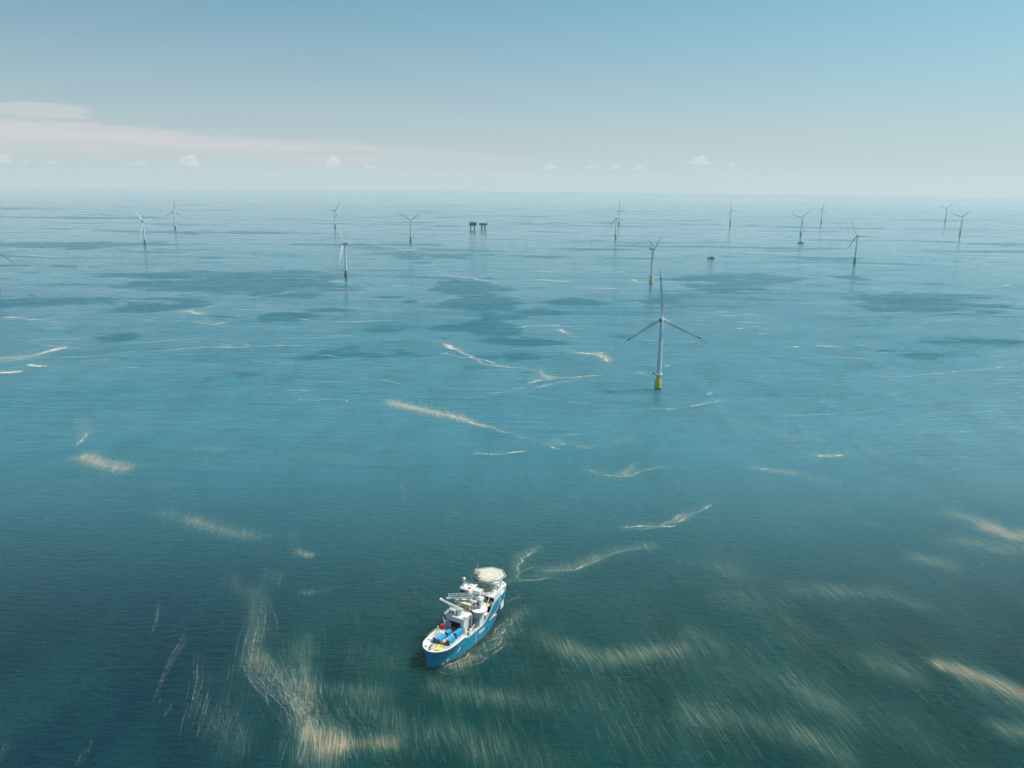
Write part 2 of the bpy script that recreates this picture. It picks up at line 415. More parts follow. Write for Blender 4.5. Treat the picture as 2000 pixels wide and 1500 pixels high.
ALGC, ALGW = (.40, .46, .34), (.74, .53, .34)
def water_mat():
    m = bpy.data.materials.new('sea_water'); m.use_nodes = True
    t = NT(m.node_tree); p = t.n['Principled BSDF']
    pos = t.new('ShaderNodeNewGeometry').outputs['Position']
    sp = t.new('ShaderNodeSeparateXYZ'); t.link(pos, sp.inputs[0])
    A = t.new('ShaderNodeAttribute', attribute_name='algae').outputs['Fac']
    B = t.new('ShaderNodeAttribute', attribute_name='ruffle').outputs['Fac']
    # body colour: blue water on the left, green turbid water ahead, drifting between them
    big = t.noise(pos, .0045, 4, .5, .4); med = t.noise(t.mapping(pos, rot=(0, 0, WIND_AZ), scale=(1, .35, 1)), .02, 5, .6, .5)
    side = t.ramp(t.math('MULTIPLY_ADD', t.math('SUBTRACT', big, .5), 160, t.math('MULTIPLY_ADD', sp.outputs[1], .10, sp.outputs[0])), -175, 15)
    side = t.math('MULTIPLY', side, t.ramp(sp.outputs[0], 420, 150, .45, 1))
    body = t.mix(side, W_BLUE, W_GREEN)
    body = t.mix(t.ramp(sp.outputs[1], 390, 880), body, W_MID)  # paler with distance: sky reflection and haze put into the body colour
    body = t.mix(t.math('MULTIPLY', t.ramp(med, .35, .75, 0, .35), 1.0), body, W_LIGHT)
    # ruffled water
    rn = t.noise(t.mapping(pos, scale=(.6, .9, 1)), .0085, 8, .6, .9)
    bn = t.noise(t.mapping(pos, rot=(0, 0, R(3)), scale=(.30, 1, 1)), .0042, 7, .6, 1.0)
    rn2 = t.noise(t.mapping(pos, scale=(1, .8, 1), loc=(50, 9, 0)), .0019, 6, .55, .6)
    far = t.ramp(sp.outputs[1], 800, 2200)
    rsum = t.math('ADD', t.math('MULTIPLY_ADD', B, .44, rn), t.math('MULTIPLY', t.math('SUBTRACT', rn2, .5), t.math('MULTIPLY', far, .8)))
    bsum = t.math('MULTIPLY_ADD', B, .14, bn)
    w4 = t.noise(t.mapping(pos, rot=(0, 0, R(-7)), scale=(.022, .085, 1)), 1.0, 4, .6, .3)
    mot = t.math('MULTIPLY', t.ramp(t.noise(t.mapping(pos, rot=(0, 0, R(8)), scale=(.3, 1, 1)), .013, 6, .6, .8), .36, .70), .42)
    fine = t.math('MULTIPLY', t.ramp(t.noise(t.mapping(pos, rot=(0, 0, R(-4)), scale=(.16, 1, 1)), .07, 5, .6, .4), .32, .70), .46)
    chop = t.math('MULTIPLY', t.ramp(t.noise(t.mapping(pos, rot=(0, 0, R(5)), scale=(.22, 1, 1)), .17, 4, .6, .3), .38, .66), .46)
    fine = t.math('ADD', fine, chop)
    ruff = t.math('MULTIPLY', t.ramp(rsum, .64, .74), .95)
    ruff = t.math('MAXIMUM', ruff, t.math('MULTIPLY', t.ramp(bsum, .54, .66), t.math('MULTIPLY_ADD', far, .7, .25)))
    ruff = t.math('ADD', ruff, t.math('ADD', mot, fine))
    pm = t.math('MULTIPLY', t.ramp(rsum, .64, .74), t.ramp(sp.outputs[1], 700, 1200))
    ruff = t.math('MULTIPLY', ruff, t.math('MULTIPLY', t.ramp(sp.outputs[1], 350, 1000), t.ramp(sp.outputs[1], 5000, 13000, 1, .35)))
    body = t.mix(t.math('MULTIPLY_ADD', ruff, .28, t.math('MULTIPLY', pm, .24), clamp=True), body, (.005, .080, .115))  # weaker sky reflection of ruffled water, also painted in as darker body
    # algae: thin filaments drawn out along the wind
    wr = t.mapping(pos, rot=(0, 0, WIND_AZ))
    wob = t.noise(t.mapping(wr, scale=(.02, .011, 1)), 1.0, 2, .5)
    warp = t.new('ShaderNodeVectorMath', operation='ADD'); t.put(warp.inputs[0], wr)
    wv = t.new('ShaderNodeCombineXYZ'); t.put(wv.inputs[0], t.math('MULTIPLY_ADD', wob, 12.0, t.math('MULTIPLY', t.noise(t.mapping(wr, scale=(.10, .026, 1)), 1.0, 2, .5), 1.9)))
    t.link(wv.outputs[0], warp.inputs[1])
    f1 = t.noise(t.mapping(warp.outputs[0], scale=(1.35, .024, 1)), 1.0, 3, .58)
    f2 = t.noise(t.mapping(warp.outputs[0], scale=(3.2, .05, 1)), 1.0, 2, .5)
    fil = t.math('MULTIPLY_ADD', t.ramp(f1, .50, .68), .6, t.math('MULTIPLY', t.ramp(f2, .50, .68), .6))
    patch = t.noise(t.mapping(wr, scale=(.022, .012, 1)), 1.0, 5, .6, .4)
    lowr = t.math('MULTIPLY', t.ramp(sp.outputs[1], 900, 420), t.ramp(sp.outputs[0], -190, -20, .12, 1))
    bgA = t.math('MULTIPLY', t.math('MULTIPLY', t.ramp(patch, .40, .76), lowr), .24)
    Ab = t.math('MULTIPLY', A, t.ramp(patch, .25, .6, .55, 1.15))
    tot = t.math('ADD', Ab, bgA)
    cov = t.math('MULTIPLY', tot, t.math('MULTIPLY_ADD', fil, 1.0, t.math('MULTIPLY', Ab, .24)), clamp=True)
    cov = t.math('MULTIPLY', cov, .46)
    acol = t.mix(t.ramp(A, .35, 1.0), ALGC, ALGW)
    body = t.mix(t.math('MULTIPLY', Ab, .22, clamp=True), body, (.06, .17, .12))
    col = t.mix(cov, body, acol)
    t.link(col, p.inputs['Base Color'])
    p.inputs['IOR'].default_value = 1.333
    rough = t.math('ADD', t.math('MULTIPLY', ruff, .16), t.math('MULTIPLY_ADD', cov, .3, t.ramp(sp.outputs[1], 1000, 2200, .11, .025)))
    t.link(rough, p.inputs['Roughness'])
    spec = t.math('MAXIMUM', t.math('SUBTRACT', t.ramp(sp.outputs[1], 340, 950, .06, .78), t.math('SUBTRACT', t.math('ADD', t.math('MULTIPLY', ruff, t.ramp(sp.outputs[1], 1000, 3000, .40, .62)), t.math('MULTIPLY', cov, .2)), t.ramp(sp.outputs[1], 1100, 3200, 0, .75))), .05)
    t.link(spec, p.inputs['Specular IOR Level'])
    p.subsurface_method = 'BURLEY'
    t.put(p.inputs['Subsurface Weight'], t.math('MULTIPLY', t.math('SUBTRACT', 1.0, cov), t.ramp(sp.outputs[1], 500, 900, .6, .92), clamp=True))
    p.inputs['Subsurface Radius'].default_value = (.4, 1.0, .9); p.inputs['Subsurface Scale'].default_value = 45.0
    # ripples
    w1 = t.noise(t.mapping(pos, rot=(0, 0, R(6)), scale=(.34, .62, 1)), 1.0, 5, .64, .4)
    w2 = t.noise(t.mapping(pos, rot=(0, 0, R(-14)), scale=(.11, .24, 1)), 1.0, 3, .55, .4)
    w3 = t.noise(t.mapping(pos, rot=(0, 0, R(-9)), scale=(.012, .045, 1)), 1.0, 2, .5)
    hgt = t.math('ADD', t.math('MULTIPLY', w1, W_H1), t.math('MULTIPLY_ADD', w2, W_H2, t.math('MULTIPLY', w3, W_H3)))
    w4h = t.math('MULTIPLY', w4, t.math('MULTIPLY', t.ramp(sp.outputs[1], 450, 950, 0, 4.2), t.ramp(sp.outputs[1], 1300, 4200, 1, .15)))
    hgt = t.math('MULTIPLY', hgt, t.math('ADD', t.ramp(sp.outputs[1], 450, 2000, .8, 0), t.ramp(sp.outputs[1], 1500, 3500, .2, .03)))
    hgt = t.math('ADD', hgt, w4h)
    bp = t.new('ShaderNodeBump'); bp.inputs['Strength'].default_value = 1.0; bp.inputs['Distance'].default_value = 1.0
    t.put(bp.inputs['Height'], hgt); t.link(bp.outputs[0], p.inputs['Normal'])
    return m
W_BLUE = (.0005, .027, .042)
W_GREEN = (.0005, .034, .033)
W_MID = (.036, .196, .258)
W_LIGHT = (.008, .085, .085)
W_H1, W_H2, W_H3 = 1.1, 2.1, .9

# ------------------------------------------------------------------ floating algae: filaments and slick lines
def alg_mat():
    m = bpy.data.materials.new('floating_algae'); m.use_nodes = True
    t = NT(m.node_tree); p = t.n['Principled BSDF']; out = t.n['Material Output']
    a = t.new('ShaderNodeAttribute', attribute_name='cover').outputs['Fac']
    w = t.new('ShaderNodeAttribute', attribute_name='warm').outputs['Fac']
    pos = t.new('ShaderNodeNewGeometry').outputs['Position']
    n = t.noise(pos, .35, 5, .65); n2 = t.noise(pos, .08, 3, .5)
    al = t.math('MULTIPLY', a, t.math('MULTIPLY_ADD', t.ramp(n, .38, .62), .75, t.ramp(n2, .35, .65, .0, .4)), clamp=True)
    ac = t.mix(t.math('MULTIPLY', w, 1.0, clamp=True), (.72, .70, .64), (.76, .58, .42))
    ac = t.mix(t.math('MULTIPLY', w, -1.2, clamp=True), ac, (.34, .44, .30))
    t.link(ac, p.inputs['Base Color']); p.inputs['Roughness'].default_value = .8
    tr = t.new('ShaderNodeBsdfTransparent'); mx = t.new('ShaderNodeMixShader')
    t.link(al, mx.inputs[0]); t.link(tr.outputs[0], mx.inputs[1]); t.link(p.outputs[0], mx.inputs[2]); t.link(mx.outputs[0], out.inputs['Surface'])
    return m

class Rib:
    def __init__(s): s.v = []; s.f = []; s.a = []; s.w = []
    def add(s, pts, wid, alpha, warm, z=.02):
        n = len(pts); b = len(s.v)
        for i, p in enumerate(pts):
            d = (pts[min(i + 1, n - 1)] - pts[max(i - 1, 0)]); d = Vector((-d.y, d.x, 0)).normalized()
            for k, q in enumerate((-1, -.45, 0, .45, 1)):
                s.v.append((p.x + d.x * q * wid[i], p.y + d.y * q * wid[i], z)); s.a.append(alpha[i] * (0, .75, 1, .75, 0)[k]); s.w.append(warm)
        for i in range(n - 1):
            for k in range(4): s.f.append((b + i * 5 + k, b + i * 5 + k + 1, b + i * 5 + 6 + k, b + i * 5 + 5 + k))
    def build(s, name, m):
        me = bpy.data.meshes.new(name); me.from_pydata(s.v, [], s.f); me.update()
        for nm, v in (('cover', s.a), ('warm', s.w)):
            q = me.attributes.new(nm, 'FLOAT', 'POINT'); q.data.foreach_set('value', v)
        me.materials.append(m); o = bpy.data.objects.new(name, me); COL.objects.link(o); return o

rib = Rib()
WD = Vector((math.sin(WIND_AZ), math.cos(WIND_AZ), 0)); WC = Vector((WD.y, -WD.x, 0))
def filament(c, ln, w, al, warm, z):
    n = 7; pts = []; ph = random.random() * 9
    for i in range(n):
        u = i / (n - 1) - .5
        wb = mn.noise(Vector((c.x * .05 + u * ln * .05, c.y * .05 + u * ln * .06, ph * .05))) * 1.1
        pts.append(c + WD * (u * ln) + WC * wb)
    rib.add(pts, [w * math.sin(math.pi * (i + .6) / (n + .2)) ** .5 for i in range(n)],
            [al * math.sin(math.pi * (i + .5) / n) for i in range(n)], warm, z)
for spine, su, sv_, k in CLOUDS:
    if k < .16: continue
    lens = [(b - a).length for a, b in zip(spine[:-1], spine[1:])]; L = sum(lens)
    cnt = int((L + sv_) * (su) * .075 * k)
    for _ in range(min(cnt, 420)):
        t_ = random.random() * L; i = 0
        while t_ > lens[i] and i < len(lens) - 1: t_ -= lens[i]; i += 1
        c = spine[i].lerp(spine[i + 1], min(1, t_ / max(lens[i], .01)))
        c = c + WD * random.gauss(0, su * .62) + WC * random.gauss(0, sv_ * .62)
        D = c.length
        filament(c, random.uniform(.35, 1.2) * min(24, 6 + su * 1.1), random.uniform(.12, .30) * max(1, D / 600), random.uniform(.2, .6) * min(1, .1 + k * .7), min(1, random.uniform(.2, .7) + .3 * (k > .9)), random.choice((.01, .014, .018, .022)))

SOFT = []
def slick(pts_px, w, al, warm=.2, jag=1.0, world=None):
    P = world or [at(*p) for p in pts_px]
    if P[0].length > 1200: w *= 1.35; al = min(1.3, al * 1.35)
    if world is None and w > 1.5: SOFT.append(([p + WD * w * 1.2 for p in P], w * 2.6, w * 2.2, .42 * al))
    lens = [(b - a).length for a, b in zip(P[:-1], P[1:])]; L = sum(lens); D = P[0].length
    n = max(12, int(L / max(2.0, D / 350)))
    pts = []; wid = []; alp = []; ph = random.random() * 50
    for i in range(n):
        s = L * i / (n - 1); k = 0; q = s
        while k < len(lens) - 1 and q > lens[k]: q -= lens[k]; k += 1
        u = min(1, q / lens[k])
        p0 = P[max(k - 1, 0)]; p1 = P[k]; p2 = P[k + 1]; p3 = P[min(k + 2, len(P) - 1)]
        c = .5 * ((2 * p1) + (p2 - p0) * u + (2 * p0 - 5 * p1 + 4 * p2 - p3) * u * u + (3 * p1 - p0 - 3 * p2 + p3) * u ** 3)
        sc = 1 / (w * 4)
        c = c + Vector((mn.noise(Vector((s * sc, ph, 0))), mn.noise(Vector((s * sc, ph, 7))), 0)) * w * 1.5 * jag
        c.z = 0
        e = min(1, 8 * i / n, 8 * (n - 1 - i) / n)
        nz = .62 + .9 * mn.noise(Vector((s * sc * .6, ph, 20)))
        pts.append(c); wid.append(max(.1, w * nz * (.35 + .65 * e))); alp.append(al * e * max(.15, min(1, .65 + 1.1 * mn.noise(Vector((s * sc * .9, ph, 33))))))
    rib.add(pts, wid, alp, warm, random.uniform(.03, .06) + D * 4e-5)

def fringe(pts, w, al, warm=.3, n=4):
    for k in range(n): slick([(x + random.uniform(-4, 4), y + random.uniform(-2.5, 2.5)) for x, y in pts], w * random.uniform(.25, .6), al * random.uniform(.35, .8), warm, 1.6)

S = slick
S([(893, 541), (915, 543), (940, 547), (965, 549)], 9, 1); S([(975, 551), (1010, 549), (1060, 547), (1120, 551)], 8, 1); S([(840, 526), (893, 541)], 5, .4)
S([(0, 706), (50, 699), (90, 690), (138, 677)], 9, .8); S([(0, 727), (25, 725), (48, 722)], 6, 1, .5); S([(58, 711), (80, 713), (90, 714)], 5, .7); S([(-30, 700), (40, 700)], 9, .5)
S([(350, 610), (365, 608), (378, 610), (400, 614)], 7, 1, .4); S([(350, 615), (400, 600), (470, 585), (640, 560)], 8, .28); S([(620, 575), (645, 574), (676, 571)], 8, 1); S([(380, 628), (420, 633), (450, 628)], 8, .5, .4)
S([(1083, 642), (1100, 648), (1122, 653)], 6, .6, .4); S([(1105, 683), (1120, 689), (1145, 690), (1165, 692), (1180, 698), (1190, 709)], 4.5, 1, .5); S([(1160, 688), (1175, 690), (1186, 703)], 4, .8, .5)
S([(868, 672), (885, 680), (897, 684)], 5, .9, .4); S([(897, 684), (925, 700), (950, 712), (1010, 717)], 5, .5, .3); S([(1000, 716), (1060, 726)], 5, .3)
S([(1045, 735), (1075, 738), (1110, 738), (1140, 735), (1172, 733)], 4.2, 1, .3); S([(1030, 748), (1050, 742), (1078, 739)], 4.5, .8, .5); S([(1050, 722), (1062, 731), (1078, 738)], 4, .7, .4)
S([(940, 770), (1000, 764), (1060, 760)], 4, .22); S([(1236, 802), (1280, 799), (1320, 798)], 3.0, 1, .1); S([(1345, 794), (1375, 789), (1400, 783), (1420, 781)], 4, .7, .3); S([(1378, 769), (1395, 766), (1415, 760)], 4, .6, .3)
S([(1247, 729), (1264, 728)], 4, .8); S([(1270, 712), (1285, 714)], 4, .8, .4); S([(1296, 715), (1310, 712)], 4, .8, .4); S([(1296, 749), (1316, 746)], 3.5, .7); S([(1210, 722), (1247, 728)], 3, .3)
S([(925, 889), (935, 885), (960, 887), (1000, 884), (1027, 879)], 2.4, .9, .3); S([(1075, 873), (1085, 877), (1095, 877)], 3, .7, .4); S([(1085, 855), (1092, 862), (1100, 868), (1090, 868)], 3, .6, .3); S([(1100, 850), (1140, 848)], 3, .3)
S([(1125, 871), (1140, 874), (1160, 875)], 3, .6, .4); S([(1190, 862), (1240, 854)], 3, .35); S([(1148, 919), (1156, 918), (1167, 925)], 2.4, .9, .5)
S([(1175, 926), (1195, 929), (1215, 931), (1235, 928)], 4.0, 1, .7, .6); S([(1230, 927), (1255, 920), (1280, 915), (1302, 908)], 3.0, .6, .5)
S([(1215, 1033), (1240, 1028), (1270, 1027), (1305, 1028), (1330, 1018), (1342, 1008)], 1.9, .95, .4); S([(1338, 1012), (1355, 1003), (1375, 993), (1395, 985)], 2.2, .6, .4); S([(1235, 1035), (1300, 1022), (1340, 1003)], 3, .3, .3)
S([(935, 829), (980, 842), (1040, 860), (1080, 872)], 3.5, .35, .4); S([(905, 818), (925, 827), (945, 832), (975, 838)], 3, .8, .6); fringe([(770, 787), (830, 801), (880, 812), (920, 824)], 3.5, .7, .6, 6)
S([(1060, 1116), (1085, 1113), (1120, 1112), (1160, 1098), (1200, 1080), (1265, 1067)], 2.2, .45, .4); S([(1003, 1138), (1010, 1118), (1016, 1095), (1035, 1080), (1052, 1068)], 1.8, .45, .3)
S([(985, 1137), (1020, 1134), (1060, 1130), (1075, 1127)], 1.8, .5, .3); S([(1010, 1130), (1030, 1112), (1060, 1105)], 1.5, .3)
S([(1145, 562), (1170, 564), (1205, 563)], 7, 1, .4); S([(1400, 609), (1424, 610)], 5, .9); S([(1405, 617), (1500, 613)], 4, .4); S([(1442, 629), (1490, 631)], 4, .7); S([(1430, 642), (1450, 641)], 4, .6); S([(1475, 650), (1500, 651)], 5, .5, .4)
S([(1595, 891), (1620, 891), (1648, 889)], 3, .8, .5); S([(1475, 914), (1510, 919), (1555, 925)], 2.6, .7, .4); S([(1680, 517), (1750, 519)], 9, .8); S([(1560, 517), (1665, 516)], 8, .5)
S([(1240, 483), (1300, 480)], 9, .3); S([(1480, 455), (1530, 451)], 14, .5); S([(1620, 452), (1700, 455)], 14, .4); S([(765, 482), (795, 483), (815, 485)], 9, .8); S([(660, 573), (720, 571)], 6, .35)
S([(720, 477), (760, 482), (800, 489), (850, 492)], 9, .5); S([(1075, 524), (1200, 527)], 8, .5); S([(1370, 500), (1395, 502)], 8, .3); S([(770, 560), (800, 558)], 6, .8); S([(320, 510), (350, 508)], 9, .7)
S([(1150, 525), (1200, 524)], 8, .6); S([(700, 385), (900, 386)], 20, .15); S([(1240, 512), (1300, 506)], 9, .4, .4); S([(1230, 545), (1262, 555)], 6, .6, .4); S([(1300, 538), (1275, 545)], 5, .5)
S([(150, 870), (160, 860), (172, 845)], 2.5, .6, .5, .5); fringe([(165, 895), (200, 907), (245, 916)], 3, .6, .9, 3)
S([(0, 1050), (1, 1050)], .5, .0)
def strands(pts, n, spread, al, warm=.5, w=.3):
    P = [at(*p) for p in pts]; L = sum((b - a).length for a, b in zip(P[:-1], P[1:]))
    for k in range(n):
        o = random.gauss(0, spread * .5); u0_, u1_ = sorted((random.random(), random.random()))
        if u1_ - u0_ < .3: u1_ = min(1, u0_ + .4)
        m = 16; q = []; ph = random.random() * 30
        for i in range(m):
            f_ = (u0_ + (u1_ - u0_) * i / (m - 1)) * (len(P) - 1); j = min(int(f_), len(P) - 2); v = f_ - j
            p0, p1, p2, p3 = P[max(j - 1, 0)], P[j], P[j + 1], P[min(j + 2, len(P) - 1)]
            c = .5 * ((2 * p1) + (p2 - p0) * v + (2 * p0 - 5 * p1 + 4 * p2 - p3) * v * v + (3 * p1 - p0 - 3 * p2 + p3) * v ** 3)
            c = c + WC * (o + mn.noise(Vector((c.x * .02, c.y * .02, ph * .03))) * 3 + mn.noise(Vector((f_ * 2, ph, 3))) * .5); c.z = 0; q.append(c)
        a_ = al * .44 * random.uniform(.4, 1); ww = w * .8 * random.uniform(.6, 1.3)
        rib.add(q, [ww * (.3 + .7 * math.sin(math.pi * (i + .5) / m)) for i in range(m)], [a_ * math.sin(math.pi * (i + .5) / m) for i in range(m)], -.8 + warm * 2 * random.uniform(.6, 1), random.uniform(.01, .03))
strands([(372, 1200), (352, 1260), (325, 1310), (288, 1378)], 12, 4, .55); strands([(400, 1260), (396, 1320), (382, 1370), (362, 1445)], 16, 5, .5)
strands([(314, 1160), (302, 1215), (291, 1245)], 4, 1.5, .6); strands([(412, 1345), (402, 1380), (392, 1430)], 8, 2.5, .5); strands([(332, 1370), (322, 1395), (312, 1425)], 4, 1.5, .55)
strands([(215, 1285), (208, 1300), (200, 1312)], 3, 1, .4); strands([(90, 1255), (82, 1268)], 2, .6, .4); strands([(175, 1440), (165, 1465), (155, 1498)], 8, 3, .5); strands([(30, 1430), (15, 1470), (2, 1498)], 8, 3, .4)
strands([(512, 1150), (500, 1200), (492, 1270), (480, 1330)], 34, 9, .45); strands([(520, 1165), (540, 1230), (545, 1290)], 22, 14, .25)
strands([(492, 1270), (510, 1320), (560, 1370), (598, 1420)], 40, 12, .5); strands([(545, 1268), (575, 1330), (590, 1390), (602, 1440)], 46, 11, .55, .6)
strands([(588, 1262), (604, 1330), (606, 1400), (590, 1460), (580, 1498)], 30, 8, .5); strands([(600, 1345), (640, 1400), (660, 1440), (668, 1498)], 36, 11, .55, .8)
strands([(640, 1350), (660, 1390), (690, 1430), (700, 1498)], 24, 12, .35); strands([(680, 1180), (690, 1240), (680, 1320)], 16, 14, .25); strands([(430, 1370), (450, 1420), (455, 1470)], 26, 14, .28)
strands([(720, 1340), (725, 1380), (730, 1440)], 24, 22, .3); strands([(830, 1400), (850, 1440), (870, 1490)], 34, 34, .3); strands([(1180, 1260), (1200, 1300), (1215, 1340)], 40, 40, .4)
for x0, y0, n_, sp_2, a_ in ((1000, 1330, 30, 40, .28), (1120, 1380, 34, 45, .3), (1300, 1250, 36, 40, .32), (1380, 1400, 44, 45, .42), (1250, 1430, 26, 40, .28), (1480, 1290, 44, 50, .34), (1480, 1440, 40, 45, .36), (1600, 1340, 44, 40, .42),
                         (1600, 1180, 40, 45, .36), (1700, 1260, 40, 45, .34), (1650, 1450, 40, 50, .34), (1780, 1380, 40, 50, .3), (1850, 1240, 36, 50, .3), (1880, 1440, 34, 50, .28), (1450, 1130, 30, 45, .28), (1720, 1110, 30, 50, .26), (900, 1350, 30, 26, .36), (1880, 1310, 46, 34, .5)):
    vx = 680; dx = (x0 - vx) / (y0 - 353) * 45
    strands([(x0 - dx * 1.1, y0 - 50), (x0, y0), (x0 + dx * 1.25, y0 + 55)], n_, sp_2, a_, .45, .26)
# thin pale foam lines scattered over the middle distance
_r = random.Random(21)
for k in range(210):
    D = _r.uniform(950, 4800) ** 1.0; az_ = R(_r.uniform(-34, 34)); c0 = Vector((D * math.sin(az_), D * math.cos(az_), 0)); th = R(_r.gauss(0, 16)); ln = _r.uniform(30, 170) * (D / 1000)
    pts_ = [c0 + Vector((math.cos(th), math.sin(th), 0)) * ln * (q_ - .5) + Vector((0, _r.uniform(-.12, .12) * ln, 0)) for q_ in (0, .33, .66, 1)]
    slick(None, _r.uniform(1.6, 3.4) * (D / 1000) ** .9, _r.uniform(.15, .65), _r.uniform(.0, .25), 1.0, pts_)
# scum and swirls beside the ship, in the ship's own frame
def SW(pts, w, al, warm=.4, jag=1.0): slick(None, w, al * .62, warm, jag, [ship_world(*p) for p in pts])
SW([(8, -6.5), (13, -9.5), (18, -11.5), (25, -12)], 1.3, 1, .8, .5); SW([(6, -5.2), (10, -8), (16, -10.5)], .9, .9, .8, .3); SW([(20, -12), (28, -11), (33, -13)], .9, .6, .6)
SW([(30, -18), (38, -21), (46, -20), (52, -16), (58, -17)], 1.1, .75, .35); SW([(42, -14), (48, -17), (54, -14), (60, -18)], .9, .7, .3); SW([(58, -12), (64, -16), (70, -13), (76, -12)], .9, .6, .3)
SW([(24, -20), (32, -24), (42, -24), (50, -20)], .9, .5, .3); SW([(14, -18), (20, -22), (28, -23)], .8, .45, .5); SW([(50, -12), (56, -11), (62, -12)], .7, .6, .3); SW([(28, -14), (34, -15), (40, -13.5)], .8, .5, .3)
SW([(66, -10), (72, -15), (80, -12)], .8, .45, .2); SW([(4, -6), (1, -9), (4, -14), (10, -16)], .7, .3, .4); SW([(82, 2), (90, -2), (100, -3)], 1.2, .3, .2)
for k in range(22):
    x = random.uniform(6, 74); y = -random.uniform(9.5, 25); a_ = random.uniform(0, 6.28); l = random.uniform(2, 7)
    SW([(x, y), (x + l * math.cos(a_), y + l * math.sin(a_) * .7), (x + l * 1.6 * math.cos(a_ + .8), y + l * 1.4 * math.sin(a_ + .8))], random.uniform(.6, 1.6), random.uniform(.12, .34), random.uniform(.2, .8), 1.0)
CLOUDS += SOFT + WASH
make_sea()
tag(rib.build('algae_streaks', alg_mat()), 'cream and tan algae filaments and foam lines floating on the sea', 'algae', kind='stuff')

# ------------------------------------------------------------------ wind turbines
HUB, RAD = 91.0, 62.0
def blade_mesh():
    st = [(0, 1.25, 1.25, 0), (3, 1.3, 1.1, 4), (8, 2.0, .62, 14), (13, 2.35, .42, 11), (20, 2.05, .32, 8), (30, 1.6, .24, 5), (40, 1.2, .17, 3), (50, .82, .11, 1.5), (56, .6, .08, .5), (59.5, .36, .05, 0), (60.2, .08, .02, 0)]
    b = MB(); n = 12; vs = []
    for z, hc, th, tw in st:
        c_, s_ = math.cos(R(tw + 4)), math.sin(R(tw + 4))
        for i in range(n):
            t = 2 * math.pi * i / n
            x = hc * math.cos(t); y = th * math.sin(t) * (1 if z < 5 else (1.25 - .5 * math.cos(t)))
            x += (.0 if z < 5 else hc * .35)
            vs.append((x * c_ - y * s_, x * s_ + y * c_ + .0006 * z * z, z))
    fs = [(k * n + i, k * n + (i + 1) % n, (k + 1) * n + (i + 1) % n, (k + 1) * n + i) for k in range(len(st) - 1) for i in range(n)]
    fs += [list(range(n))[::-1], list(range((len(st) - 1) * n, len(st) * n))]
    b.add(vs, fs); return b

